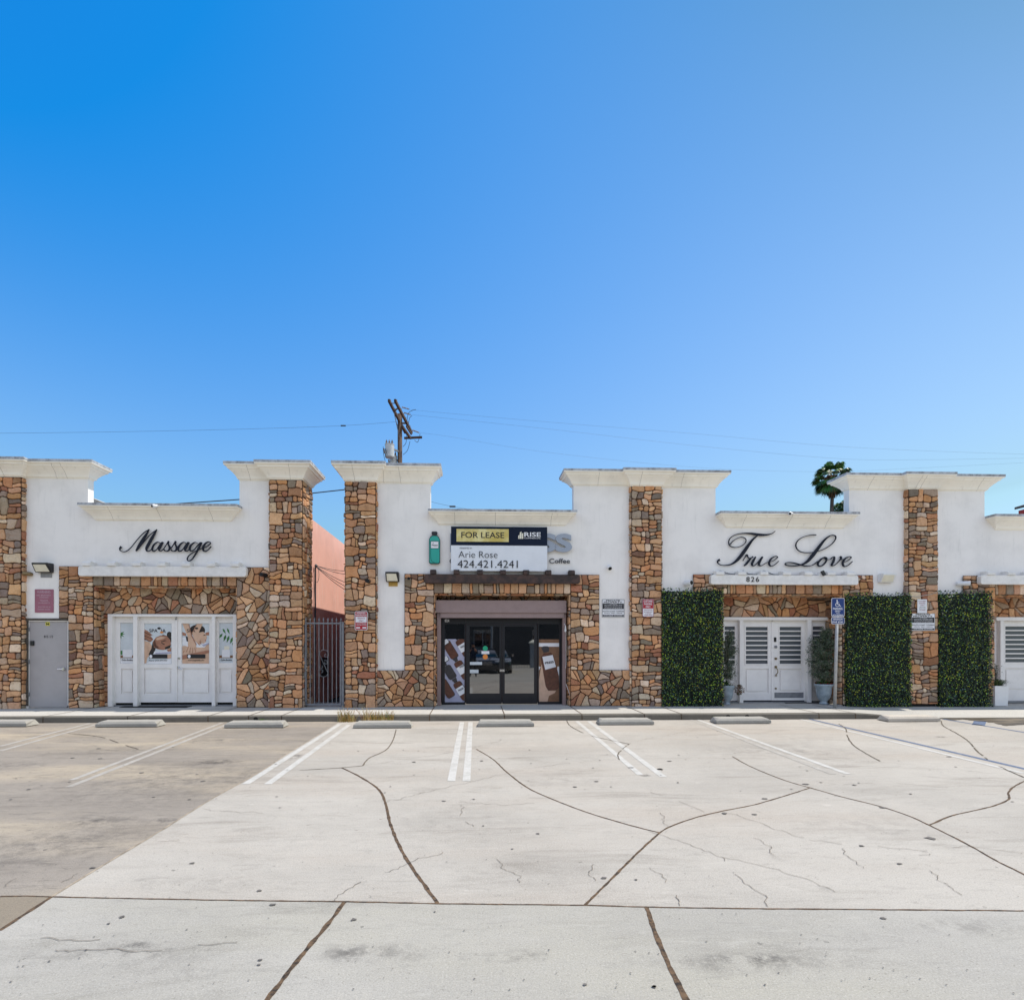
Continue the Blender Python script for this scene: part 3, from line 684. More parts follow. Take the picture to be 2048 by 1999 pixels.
# ================================================================== BUILDING: corner row (824 and 826)
PB = thing('vacant_shop_building', 'vacant white stucco shop with dark timber beam and dark glass doors under a lease banner', 'building', (px(1000, YW), YW, 0))
PC = thing('bridal_shop_building', 'white stucco shop with white barred double doors between clipped green hedges', 'building', (px(1650, YW), YW, 0))
zTB = pz(800, 967, YW); zTC = pz(1380, 976, YW); zTD = pz(1920, 982, YW)
b0, b1 = px(690.5, YP), px(751.5, YP); c0, c1 = px(1263, YP), px(1323, YP); d0, d1 = px(1817, YP), px(1875, YP)
xe = px(2330, YW)
jB0, jB1 = px(868, YW), px(1140.5, YW); zB = pz(1004, 1187, YW)
jC0, jC1 = px(1444, YW), px(1683, YW); zC = pz(1570, 1188, YW)
jD0, jD1 = px(1986, YW), px(2240, YW)
zLB = pz(1004, 1051, YW); zLBt = pz(1004, 1019, YW-0.27); zLC = pz(1570, 1056.5, YW); zLCt = pz(1570, 1023, YW-0.27); zLD = pz(2100, 1061, YW); zLDt = pz(2100, 1029, YW-0.27)
ZTC = pz(1300, 936, YP-0.27); ZTD = pz(1850, 944, YP-0.27)
mb = MB(); grid_wall(mb, b1-0.1, (c0+c1)/2, 0, zTB+0.08, YW, YW+0.2, [(px(861, YW), px(1147, YW), zLBt-0.02, 99), (jB0, jB1, 0, zB)]); mb.build('wall', M['stucco'], PB)
mb = MB(); grid_wall(mb, (c0+c1)/2, xe, 0, zTC+0.06, YW, YW+0.2, [(px(1431, YW), px(1698, YW), zLCt-0.02, 99), (px(1969, YW), 99, zLDt-0.02, 99), (jC0, jC1, 0, zC), (jD0, jD1, 0, zC)]); mb.build('wall', M['stucco'], PC)
mb = MB(); mb.box(b0+0.03, (c0+c1)/2, 14.6, 36, 0, 5.1); mb.box(b0+0.03, b0+0.3, 14.05, 14.6, 0, 5.1); mb.build('side_wall', M['oxblood'], PB, label='dark red side wall facing the alley')  # faces away from view; dark colour chosen to cut bounce light in the alley
mb = MB(); mb.box((c0+c1)/2+0.002, xe, 14.9, 36, 0, 5.1); mb.build('side_wall', M['stucco'], PC)
for P_, x0, x1, zt, sd in ((PB, b0, b1, zTB, 13), (PB, c0, c1, zTC, 14), (PC, d0, d1, zTD, 15)):
    mb = MB(); zz = zt+0.01; bz = SW-0.03
    if sd == 15: bz = 0.155
    front(mb, x0, x1, bz, zz, YP, sd); side_r(mb, x1-0.002, YP, YP+0.75, bz, zz, sd+40); side_l(mb, x0+0.002, YP, YP+0.75, bz, zz, sd+60)
    mb.build('stone_pillar', M['stone'], P_, colattr=True)
mb = MB(); mb.box(d0+0.02, d1-0.02, YP+0.05, YP+0.4, 0, 0.155); mb.build('pillar_footing', M['blackmatte'], PC)
# 824 portal
zst = pz(1004, 1148, SB); zb_ = pz(780, 1340, SB)
mb = MB(); front(mb, px(809, SB), jB0, zb_, zst, SB, 31); front(mb, b1, jB0, SW, zb_, SB, 32, mode='poly', size=0.22); side_r(mb, jB0, SB, YW+0.55, SW, zB, 33)
mb.build('stone_jamb', M['stone'], PB, colattr=True)
mb = MB(); front(mb, jB1, px(1198.5, SB), zb_, zst, SB, 34); front(mb, jB1, c0, SW, zb_, SB, 35, mode='poly', size=0.22); side_l(mb, jB1, SB, YW+0.55, SW, zB, 36)
mb.build('stone_jamb', M['stone'], PB, colattr=True)
mb = MB(); front(mb, jB0, jB1, zB, zst, SB, 37, soldier=True); stones(mb, (jB0, YW+0.55, zB), UX, (0,-1,0), jB1-jB0, 0.56, 38, size=0.2)
mb.build('stone_lintel', M['stone'], PB, colattr=True)
YBB = YW+0.5
mb = MB(); front(mb, jB0, jB1, pz(1004, 1215, YBB), zB+0.02, YBB, 39, mode='poly', size=0.2); mb.build('recess_wall', M['stone'], PB, colattr=True)
def corn_set():
    cornice(PB, b0, b1, YP, YP+0.75, zTB-0.004, ZT+0.004); cornice(PB, b1-0.3, px(861, YW), YW, YW+0.2, zTB, ZT)
    cornice(PB, px(880, YW), px(1128.5, YW), YW, YW+0.2, zLB, zLBt)
    cornice(PB, px(1146, YW), c0+0.3, YW, YW+0.2, zTB-0.004, ZTC); cornice(PB, c0, c1, YP, YP+0.75, zTC-0.006, ZTC+0.004)
    cornice(PC, c1-0.3, px(1431, YW), YW, YW+0.2, zTC, ZTC)
    cornice(PC, px(1453, YW), px(1684, YW), YW, YW+0.2, zLC, zLCt)
    cornice(PC, px(1699, YW), d0+0.3, YW, YW+0.2, zTD, ZTD); cornice(PC, d0, d1, YP, YP+0.75, zTD-0.004, ZTD+0.004)
    cornice(PC, d1-0.3, px(1970, YW), YW, YW+0.2, zTD, ZTD-0.003)
    cornice(PC, px(1991, YW), xe, YW, YW+0.2, zLD, zLDt)
corn_set()
timber(PB, 848.6, 1160, 1148, 1166, [866, 913, 960, 1006, 1052.5, 1097, 1144], M['beamb'], 0.14, 0.11, 'dark weathered timber beam')
bc = timber(PC, 1422, 1717, 1149.5, 1168.5, [1440, 1484, 1528, 1573, 1616, 1662, 1701], M['beamw'], 0.2, 0.10, 'white painted beam numbered 826')
text(bc, '826', 1493, 1518.5, 1153, 1163, YW-0.203, M['blackmetal'], 0.006, 0.0, space=1.25)
timber(PC, 1962, 2260, 1150, 1168.5, [1981.5, 2022, 2064, 2106, 2150], M['beamw'], 0.2, 0.10, 'white painted beam at the right edge')
# 826 portal and next unit
zsc = pz(1570, 1149, SB)
mb = MB(); front(mb, px(1386, SB), jC0, SW, zsc, SB, 41); side_r(mb, jC0, SB, YW+0.62, SW, zC, 42); mb.build('stone_jamb', M['stone'], PC, colattr=True)
mb = MB(); front(mb, jC1, px(1746, SB), SW, zsc, SB, 43); side_l(mb, jC1, SB, YW+0.62, SW, zC, 44); mb.build('stone_jamb', M['stone'], PC, colattr=True)
mb = MB(); front(mb, jC0, jC1, zC, zsc, SB, 45, soldier=True); stones(mb, (jC0, YW+0.62, zC), UX, (0,-1,0), jC1-jC0, 0.63, 46, size=0.2); mb.build('stone_lintel', M['stone'], PC, colattr=True)
YC = YW+0.6; zfC = pz(1570, 1234, YC)
mb = MB(); front(mb, jC0, jC1, zfC, zC+0.02, YC, 47, mode='poly', size=0.25); front(mb, px(1664, YC), jC1, SW, zfC, YC, 48, size=0.2); mb.build('recess_wall', M['stone'], PC, colattr=True)
mb = MB(); front(mb, px(1926, SB), jD0, SW, zsc, SB, 49); side_r(mb, jD0, SB, YW+0.62, SW, zC, 50); mb.build('stone_jamb', M['stone'], PC, colattr=True)
mb = MB(); front(mb, jD0, jD1+0.4, zC, zsc, SB, 51, soldier=True); stones(mb, (jD0, YW+0.62, zC), UX, (0,-1,0), jD1-jD0, 0.63, 52, size=0.2); mb.build('stone_lintel', M['stone'], PC, colattr=True)
mb = MB(); front(mb, jD0, jD1, zfC, zC+0.02, YC, 53, mode='poly', size=0.25); mb.build('recess_wall', M['stone'], PC, colattr=True)
# 826 doors
fC = frame_unit(PC, 'entrance_frame', 1440, 1664, 1234, 1402, YC-0.04, [(1440, 1445), (1477, 1484), (1612, 1620), (1655, 1664)], 6)
leaf(fC, 'sidelight', 1445, 1477, 1240, 1401, YC, (1448, 1470.5, 1251, 1328), (1449, 1471, 1337, 1384), louvre=8)
DL, gL = leaf(fC, 'door', 1484.3, 1544.5, 1240, 1400, YC, (1490.5, 1536, 1252, 1328), (1490, 1537, 1337, 1385), louvre=8)
DR, gR = leaf(fC, 'door', 1546, 1611.8, 1240, 1400, YC, (1558, 1603, 1252, 1328), (1558, 1603, 1337, 1383), louvre=8)
leaf(fC, 'sidelight', 1620.3, 1655, 1240, 1401, YC, (1624, 1646, 1251, 1328), (1625, 1648, 1337, 1384), louvre=8)
mb = MB(); rectp(mb, 1543, 1547.5, 1242, 1400, YC-0.016, 0.015); mb.build('astragal', M['paint'], DL, bevel=0.003)
mb = MB(); rectp(mb, 1549, 1607, 1384, 1395, YC-0.004, 0.004); mb.build('kick_plate', M['steel'], DR)
mb = MB(); rectp(mb, 1548.5, 1553, 1274, 1283, YC-0.02, 0.02); mb.build('keypad', M['blackmetal'], DR, bevel=0.004)
for v, r_, mt in ((1293, 0.035, 'steel'), (1316.5, 0.032, 'brass'), (1333, 0.032, 'brass'), (1376, 0.022, 'brass')):
    c = Vector((px(1551, YC), YC, pz(1551, v, YC))); mb = MB(); mb.tube([c, c+Vector((0,-.03,0)), c+Vector((0,-.045,0))], [r_, r_, r_*0.6], 14); mb.build('door_lock', M[mt], DR)
c = Vector((px(1551, YC), YC-0.03, pz(1551, 1335, YC))); mb = MB(); mb.tube([c, c+Vector((.02,-.04,-.04)), c+Vector((.022,-.04,-.12)), c+Vector((0,0,-.17))], 0.011, 8); mb.lathe(c+Vector((0,0,-.2)), [(0.012,-.02),(0.025,0),(0.012,.03)], 10); mb.build('door_handle', M['brass'], DR)
# next unit doors at the right edge
fD = frame_unit(PC, 'entrance_frame', 1988, 2235, 1234, 1402, YC-0.04, [(1996, 2003), (2080, 2088), (2225, 2235)], 7)
leaf(fD, 'sidelight', 1975, 1995.5, 1241, 1401, YC, (1978, 1989, 1251, 1324), (1978, 1990, 1337, 1384), louvre=8)
leaf(fD, 'door', 2003.3, 2079.5, 1241, 1401, YC, (2009, 2070, 1251, 1325), (2010, 2070, 1336, 1380), louvre=8)
leaf(fD, 'door', 2088.3, 2160, 1241, 1401, YC, (2094, 2154, 1251, 1325), (2094, 2154, 1336, 1380), louvre=8)
mb = MB(); mb.box(px(2160.5, YC), px(2235, YC), YC, YC+0.05, SW, zfC-0.2); mb.build('fixed_panel', M['paint'], fD)

# 824 shopfront: shutter housing, guides, dark aluminium frame and glass
YS = YW+0.42
sh = MB(); sh.box(px(871, YW+0.12), px(1133, YW+0.12), YW+0.12, YW+0.42, pz(1004, 1225, YW+0.12), pz(1004, 1200, YW+0.12)); sh_ = sh.build('shutter_housing', M['mauve'], PB, bevel=0.006)
for a, b in ((874, 881.5), (1125.5, 1132)):
    mb = MB(); mb.box(px(a, YW+0.2), px(b, YW+0.2), YW+0.2, YW+0.34, SW, pz(1004, 1226, YW+0.2)); mb.build('shutter_guide', M['mauve'], sh_, bevel=0.004)
mb = MB(); mb.box(px(882, YS), px(1125, YS), YW+0.16, YW+0.52, pz(1004, 1236, YS), pz(1004, 1224, YS)); mb.build('shutter_soffit', M['mauve'], sh_)
x0, x1 = px(882.5, YS), px(1125, YS); zt = pz(1004, 1236, YS)
def hz(v): return pz(1004, v, YS)
GL = [(889.5, 929), (939.5, 999), (1009.5, 1068), (1077.5, 1118.5)]
mb = MB(); grid_wall(mb, x0, px(931, YS), SW, zt-0.001, YS, YS+0.06, [(px(889.5, YS), px(929, YS), hz(1404), hz(1247))])
grid_wall(mb, px(1075.5, YS), x1, SW, zt-0.001, YS, YS+0.06, [(px(1077.5, YS), px(1118.5, YS), hz(1403), hz(1247))])
mb.box(px(931, YS)+.001, px(1075.5, YS)-.001, YS, YS+0.06, hz(1247.5), zt-0.001)
sf = mb.build('shopfront_frame', M['blackmetal'], PB, bevel=0.003)
for a, b, g in ((932, 1003.7, (939.5, 999)), (1004.5, 1074.5, (1009.5, 1068))):
    mb = MB(); grid_wall(mb, px(a, YS), px(b, YS), SW+0.01, hz(1248), YS+0.004, YS+0.05, [(px(g[0], YS), px(g[1], YS), hz(1386), hz(1252))]); d = mb.build('glass_door', M['blackmetal'], sf, bevel=0.003)
    ug = (g[0]+g[1])/2; xa, xb = px(g[0], YS)-.01, px(g[1], YS)+.01; k = 0.0 if a < 1000 else -0.018
    mb = MB(); za, zb2 = hz(1386)-.01, hz(1252)+.01
    mb.add([(xa,YS+.02,za),(xb,YS+.02+k*(xb-xa)*0.9,za),(xb,YS+.02+k*(xb-xa)*0.9,zb2),(xa,YS+.02,zb2)], [(0,1,2,3)]); mb.build('window_pane', M['glass'], d)
    s_ = 1002 if a < 1000 else 1006.5
    c = Vector((px(s_, YS), YS, hz(1322))); mb = MB(); mb.tube([c+Vector((0,0,.1)), c+Vector((0,-.06,.1)), c+Vector((0,-.06,-.2)), c+Vector((0,0,-.2))], 0.012, 8); mb.build('door_handle', M['blackmetal'], d)
    mb = MB(); rectp(mb, s_-2.5, s_+2.5, 1338, 1342.5, YS-0.012, 0.015); mb.build('door_lock', M['chrome'], d)
    if a < 1000: dl = d
for a, b in (GL[0], GL[3]):
    mb = MB(); mb.box(px(a, YS)-.01, px(b, YS)+.01, YS+0.03, YS+0.036, hz(1405), hz(1246)); mb.build('side_window', M['glass'], sf)
text(sf, '824', 889.5, 898.5, 1237.8, 1243.5, YS-0.004, M['white'], 0.001, 0.02)
def sticker(pts, mat, nm='sticker'):
    mb = MB(); plate(mb, pts, YS+0.014, 0.001); mb.build(nm, M[mat], dl)
sticker(ell(970.5, 1296, 5, 5), 'green'); sticker(R4(963, 978.5, 1301.5, 1307.3), 'white'); sticker(ell(970.5, 1313, 5, 5.2), 'orange')
sticker(R4(939.8, 964, 1323, 1329), 'paleprint', 'paper_notice'); sticker(R4(939.8, 957, 1338.5, 1345.5), 'paleprint', 'paper_notice')
# printed posters in the side windows
def k2(x, y): return (860+x/6.7276, 1220+y/6.7276)
def K(*p): return [k2(*a) for a in p]
def rrect(cx_, cy, w_, h_, a, n=None):
    c, s_ = math.cos(a), math.sin(a); o = []
    r_ = min(w_, h_)*0.22
    for (ix, iy, st) in ((1,1,0),(-1,1,1),(-1,-1,2),(1,-1,3)):
        for k in range(4):
            t = st*math.pi/2+k*math.pi/6; X = ix*(w_/2-r_)+r_*math.cos(t); Y_ = iy*(h_/2-r_)+r_*math.sin(t); o.append((cx_+X*c-Y_*s_, cy+X*s_+Y_*c))
    return K(*o)
wL = (889.8, 928.8, 1277.5, 1403.5); wR = (1077.8, 1118.2, 1278, 1402.5)
A_ = -0.55; lay = [('lavprint', R4(*wL))]
def bottle(cx_, cy, w_, h_, a, body='brownprint', lab=True):
    c, s_ = math.cos(a), math.sin(a)
    def T(x, y): return (cx_+x*c-y*s_, cy+x*s_+y*c)
    o = [('capprint', rrect(*T(6, 8), w_*1.02, h_*1.02, a)), (body, rrect(cx_, cy, w_, h_, a)), ('capprint', rrect(*T(0, -h_/2-22), w_*0.45, 40, a)), ('capprint', rrect(*T(0, -h_/2-46), w_*0.6, 26, a))]
    if lab: o.append(('white', K(T(-w_/2, -h_*.22), T(w_/2, -h_*.22), T(w_/2, h_*.2), T(-w_/2, h_*.2))))
    return o
for args in ((270, 530, 110, 250, A_, 'brownprint', False), (200, 430, 95, 60, A_, 'white', False), (450, 500, 120, 250, A_), (430, 800, 110, 260, A_), (260, 830, 110, 190, A_, 'capprint', False), (420, 1080, 110, 260, A_), (220, 1050, 110, 260, A_, 'brownprint', False), (200, 660, 90, 60, A_, 'white', False)):
    lay += bottle(*args)
lay = [(m_, clipw(p, *wL)) for m_, p in lay]; lay = [(m_, p) for m_, p in lay if len(p) >= 3]
art(sf, lay, YS+0.027, label='poster of tilted juice bottles')
lay = [('woodprint', R4(1077.8, 1118.2, 1278, 1402.5)), ('white', K((1460,440),(1740,440),(1740,488),(1460,488))), ('capprint', K((1460,622),(1740,622),(1740,626),(1460,626))), ('white', K((1460,755),(1490,760),(1470,800),(1460,800))),
 ('skinB', K((1500,730),(1530,740),(1540,900),(1600,1080),(1695,1080),(1680,1110),(1600,1150),(1580,1230),(1470,1230),(1462,950))), ('white', K((1715,755),(1740,755),(1740,1030),(1700,900))),
 ('brownprint', K((1530,575),(1630,570),(1665,620),(1735,880),(1738,1040),(1700,1070),(1590,1080),(1555,1020),(1490,640))), ('capprint', K((1495,500),(1530,482),(1580,482),(1605,500),(1600,560),(1530,570))), ('white', K((1512,625),(1650,600),(1695,760),(1550,800)))]
lay = [(m_, clipw(p, *wR)) for m_, p in lay]
art(sf, lay, YS+0.027, label='poster of a hand holding a dark juice bottle')
text(sf, 'PRESS', k2(1545,0)[0], k2(1665,0)[0], k2(0,685)[1], k2(0,716)[1], YS+0.017, M['ink'], 0.0003, 0.03, rot=0.16)
text(sf, 'PRESS', k2(395,0)[0], k2(462,0)[0], k2(0,742)[1], k2(0,764)[1], YS+0.004, M['ink'], 0.0003, 0.02, rot=0.5)
text(sf, 'PRESS', k2(378,0)[0], k2(455,0)[0], k2(0,1052)[1], k2(0,1074)[1], YS+0.004, M['ink'], 0.0003, 0.02, rot=0.5)
text(sf, 'PRES', k2(410,0)[0], k2(462,0)[0], k2(0,478)[1], k2(0,500)[1], YS+0.004, M['ink'], 0.0003, 0.02, rot=0.5)
mb = MB(); c = Vector((px(1131, YW+.1), YW+0.1, pz(1131, 1256, YW+.1))); mb.lathe(c, [(0.02,-.09),(0.028,-.06),(0.018,0.0),(0.012,.06)], 10); mb.tube([c+Vector((0,0,.05)), c+Vector((-.02,.05,.12))], 0.006); mb.tube([c+Vector((.01,0,-.09)), c+Vector((.015,0,-.9)), c+Vector((.0,0,-1.0))], 0.004, 5); mb.tube([c+Vector((.015,0,-1.4)), c+Vector((.12,-.05,-1.72))], 0.007, 5)
mb.build('shutter_pull', M['whiteplastic'], sh_)

#==THINGS==
# ================================================================== script signs
def catmull(P, n=10):
    out = []
    for i in range(len(P)-1):
        p0 = P[max(i-1, 0)]; p1 = P[i]; p2 = P[i+1]; p3 = P[min(i+2, len(P)-1)]
        for k in range(n):
            t = k/n
            out.append(tuple(0.5*((2*b)+(-a+c)*t+(2*a-5*b+4*c-d)*t*t+(-a+3*b-3*c+d)*t**3) for a, b, c, d in zip(p0, p1, p2, p3)))
    out.append(P[-1]); return out
def stroke(mb, P, Y, k, ext=0.016):
    P = catmull(P, 9); n = len(P); rs = []
    for i, (x, z, w_) in enumerate(P):
        a, b = P[max(i-1, 0)], P[min(i+1, n-1)]; dx, dz = b[0]-a[0], b[1]-a[1]; L = math.hypot(dx, dz) or 1
        nx, nz_ = -dz/L*w_/2, dx/L*w_/2; y = Y-0.0012*k-0.006*i/n
        rs.append([(x-nx, Y+ext, z-nz_), (x+nx, Y+ext, z+nz_), (x+nx, y, z+nz_), (x-nx, y, z-nz_)])
    mb.rings(rs)
def word(strokes, org, sc, Y, wmin=1.0):
    mb = MB(); uc = org[2]
    for k, st_ in enumerate(strokes):
        P = []
        for x, y, w_ in st_:
            u, v = org[0]+x/sc, org[1]+y/sc; P.append((px(u, Y), pz(uc, v, Y), max(w_*.86, 6.2*wmin)/sc/80.0))
        stroke(mb, P, Y, k)
    return mb
def sh_x(st_, d): return [(x+d, y, w_) for x, y, w_ in st_]
a1 = [(672,1152,8),(645,1140,10),(605,1168,18),(584,1212,20),(597,1243,15),(632,1225,8),(668,1172,7),(695,1140,8)]
a2 = [(706,1140,14),(678,1185,24),(660,1225,20),(680,1242,9),(715,1212,7)]
s1 = [(712,1216,7),(745,1165,8),(766,1132,14),(768,1150,8),(765,1168,14),(780,1200,22),(768,1234,16),(738,1243,9),(716,1226,16)]
e_ = [(1152,1204,7),(1200,1186,7),(1236,1152,9),(1222,1134,9),(1184,1150,15),(1154,1198,22),(1166,1240,15),(1208,1228,9),(1246,1186,6)]
MA = [[(238,1195,30),(222,1212,20),(224,1236,10),(262,1251,10),(305,1238,9),(355,1192,8),(425,1105,8),(490,1038,9),(552,998,8)],
      [(548,1003,10),(502,1078,30),(455,1155,36),(425,1205,30),(402,1243,14)], [(402,1243,9),(480,1152,8),(560,1060,8),(638,1000,8)],
      [(634,1003,10),(590,1078,30),(548,1155,34),(520,1210,28),(528,1243,14),(562,1234,8),(592,1198,7)],
      a1, a2, s1, sh_x(s1, 79), [(797,1218,7),(830,1190,7),(870,1225,7)][:0] or sh_x(a1, 291)[:], sh_x(a2, 291),
      [(1092,1150,8),(1062,1142,10),(1022,1170,18),(1004,1212,20),(1020,1240,14),(1056,1222,8),(1098,1170,7),(1128,1140,8)],
      [(1140,1140,14),(1110,1192,22),(1072,1270,15),(1030,1332,11),(995,1350,10),(977,1328,10),(1000,1288,8),(1060,1245,7),(1115,1222,7),(1155,1200,7)], e_]
mb = word(MA, (200, 880, 330), 5.6, YW-0.045); tag(mb.build('script_sign', M['script']), 'black script lettering reading Massage on the white wall', 'sign', kind=None)
te = [(828,1186,7),(880,1170,7),(926,1134,9),(908,1121,9),(866,1140,15),(838,1186,22),(850,1224,14),(892,1214,9),(940,1172,6)]
TR = [[(318,1162,30),(298,1172,22),(296,1196,12),(330,1216,9),(385,1219,12),(445,1205,20),(505,1160,34),(560,1092,40),(612,1018,36),(662,950,24),(716,903,12)],
      [(425,1000,14),(470,952,9),(540,922,9),(588,938,10),(590,975,10),(550,1012,9),(485,1030,9),(428,1018,10),(410,980,11),(425,935,10),(480,898,10),(560,882,12),(650,884,22),(740,896,30),(820,894,18),(870,880,10),(902,856,6)],
      [(560,1172,8),(585,1130,10),(602,1112,24),(618,1138,10),(640,1150,12)], [(646,1142,18),(615,1180,26),(590,1210,22),(572,1224,12)], [(590,1205,8),(632,1152,8),(668,1128,18)],
      [(696,1128,16),(668,1175,26),(656,1212,22),(680,1222,10),(722,1180,7),(760,1128,8)], [(770,1128,16),(740,1175,26),(730,1212,22),(755,1222,10),(800,1195,7),(832,1182,7)], te,
      [(1335,893,12),(1262,897,9),(1180,925,9),(1130,970,11),(1122,1020,11),(1155,1064,9),(1220,1082,9),(1310,1076,9),(1410,1046,9),(1495,992,9),(1540,935,11),(1534,900,11),(1485,900,12),(1425,945,22),(1355,1035,34),(1295,1115,40),(1235,1180,28),(1165,1214,16),(1085,1223,11),(1018,1214,11),(1012,1194,9),(1060,1186,11),(1140,1202,14),(1220,1223,12),(1290,1216,9),(1350,1172,7)],
      [(1432,1126,9),(1390,1148,18),(1354,1192,22),(1364,1222,14),(1404,1214,15),(1440,1172,17),(1444,1138,14),(1420,1128,9),(1440,1152,7),(1480,1152,7),(1502,1132,10)],
      [(1508,1130,14),(1528,1128,16),(1520,1168,24),(1498,1214,18),(1530,1212,9),(1575,1170,9),(1600,1134,18),(1590,1122,12),(1604,1150,8),(1622,1150,7)],
      sh_x(te, 778)]
mb = word(TR, (1380, 900, 1565), 5.29, YW-0.045); tag(mb.build('script_sign', M['script']), 'navy script lettering reading True Love on the white wall', 'sign')

# ================================================================== signs
def sign(name, label, cat, u0, u1, v0, v1, Y, mat, rim=None, r_=0.02, lines=(), group=None, rects=()):
    x0, x1 = px(u0, Y), px(u1, Y); uc = (u0+u1)/2; z1, z0 = pz(uc, v0, Y), pz(uc, v1, Y)
    t = thing(name, label, cat, ((x0+x1)/2, Y+0.01, z0), group)
    def rr(a, b, c, d, q):
        o = []
        for X, Z, s_ in ((b-q, d-q, 0), (a+q, d-q, 1), (a+q, c+q, 2), (b-q, c+q, 3)):
            o += [(X+q*math.cos(s_*math.pi/2+k*math.pi/8), Z+q*math.sin(s_*math.pi/2+k*math.pi/8)) for k in range(5)]
        return o
    mb = MB(); mb.prism(rr(x0, x1, z0, z1, r_), Y, Y+0.006); mb.build('sign_panel', M[rim or mat], t)
    if rim: mb = MB(); mb.prism(rr(x0+.012, x1-.012, z0+.012, z1-.012, r_*0.7), Y-0.001, Y-0.0002); mb.build('sign_face', M[mat], t)
    for a, b, c, d, m_ in rects: mb = MB(); rectp(mb, a, b, c, d, Y-0.002, 0.0008); mb.build('colour_band', M[m_], t)
    for ln in lines: text(t, ln[0], ln[1], ln[2], ln[3], ln[4], Y-0.0032, M[ln[5]], 0.0002, ln[6] if len(ln) > 6 else 0.02)
    return t
sign('notice_sign', 'faded red warning sign on the white wall above the grey service door', 'sign', 69.5, 107, 1178, 1224.5, YW-0.012, 'fadedred', None, 0.01,
     [('WARNING', 74, 101, 1181, 1185.5, 'fadedtext'), ('NO BREWERY', 73.5, 102, 1188.5, 1191.5, 'fadedtext'), ('PARKING', 79, 97, 1193, 1195.5, 'fadedtext'), ('TENANTS', 80, 96, 1199, 1202, 'fadedtext'), ('ON PROPERTY', 76, 100, 1204, 1206.5, 'fadedtext'),
      ('VIOLATORS WILL BE', 76, 101, 1212, 1214.5, 'fadedtext'), ('TOWED AWAY', 75, 101, 1217, 1219.5, 'fadedtext')])
sign('parking_sign', 'red and white reserved parking for tenants sign on the stone pillar beside the alley gate', 'sign', 709.5, 735, 1222, 1259.5, YP-0.07, 'red', 'white', 0.03,
     [('RESERVED', 713.5, 731, 1224, 1226.8, 'white'), ('PARKING FOR', 711.5, 733, 1228, 1231, 'white'), ('TENANTS', 714.5, 730, 1234, 1237.6, 'fadedred'), ('ONLY', 717.5, 727, 1239.2, 1242.6, 'fadedred'), ('UNAUTHORIZED', 713, 732, 1245.5, 1247, 'white'), ('VEHICLES TOWED', 712.5, 732.5, 1248.3, 1250, 'white')],
     rects=[(711.5, 733, 1232.5, 1244, 'white'), (712.3, 720, 1253.5, 1256, 'white'), (725, 732.5, 1253.5, 1256, 'white')])
PPL = [('PRIVATE', .18, .80, .03, .115, 'ink'), ('PROPERTY', .08, .90, .125, .215, 'ink'), ('NO PARKING', .35, .65, .25, .275, 'white'), ('UNAUTHORIZED OR IMPROPERLY PARKED', .1, .9, .31, .345, 'white'), ('VEHICLES WILL BE IMPOUNDED', .1, .9, .385, .42, 'white'), ('AT VEHICLE OWNER EXPENSE', .1, .9, .465, .50, 'white'),
       ('SOUTH COAST TOWING', .03, .97, .625, .70, 'ink'), ('(323) 881-0808', .1, .9, .745, .80, 'ink'), ('CVC 22658  24 HOURS', .1, .9, .88, .92, 'white')]
def private(label, u0, u1, v0, v1, Y):
    W_, H_ = u1-u0, v1-v0
    sign('notice_sign', label, 'sign', u0, u1, v0, v1, Y, 'white', 'siding', 0.012, [(s, u0+a*W_, u0+b*W_, v0+c*H_, v0+d*H_, m_) for s, a, b, c, d, m_ in PPL], rects=[(u0+.03*W_, u1-.03*W_, v0+.235*H_, v0+.54*H_, 'ink'), (u0+.03*W_, u1-.03*W_, v0+.86*H_, v0+.95*H_, 'ink')], group='private property towing signs')
private('private property towing sign on the narrow white wall right of the dark glass doors', 1204, 1249, 1198, 1234, YW-0.012)
private('black and white private property towing sign on the stone pillar between two hedges', 1823, 1870, 1226, 1261, YP-0.045)
sign('parking_sign', 'red and white customer parking only sign on the stone pillar left of the hedges', 'sign', 1285, 1307.5, 1197.5, 1233, YP-0.07, 'white', 'fadedred', 0.03,
     [('CUSTOMER', 1287.5, 1305, 1200, 1203.8, 'white'), ('PARKING', 1288.5, 1304, 1205.3, 1209.3, 'white'), ('ONLY', 1291.5, 1301, 1210.8, 1214.6, 'white'), ('VIOLATORS WILL', 1288, 1305, 1218, 1220, 'fadedred'), ('BE TOWED AWAY', 1288, 1305, 1222, 1224, 'fadedred'), ('AT VEHICLE', 1290, 1302, 1225.5, 1227.3, 'fadedred'), ('OWNERS EXPENSE', 1288, 1305, 1228.5, 1230.3, 'fadedred')], rects=[(1286.2, 1306.4, 1198.8, 1216.3, 'red')])
sign('parking_sign', 'small white customer parking notice with pale pink lettering on the pillar between two hedges', 'sign', 1835, 1854, 1198, 1225.5, YP-0.07, 'white', None, 0.008,
     [('CUSTOMER', 1837, 1852, 1201, 1203, 'fadedred'), ('PARKING', 1838, 1851, 1205, 1207, 'fadedred'), ('ONLY', 1841, 1849, 1209, 1211, 'fadedred'), ('VIOLATORS', 1839, 1851, 1213, 1214.5, 'siding'), ('WILL BE TOWED', 1838, 1852, 1216, 1217.5, 'siding'), ('AT OWNERS', 1839, 1851, 1219, 1220.5, 'fadedred')])
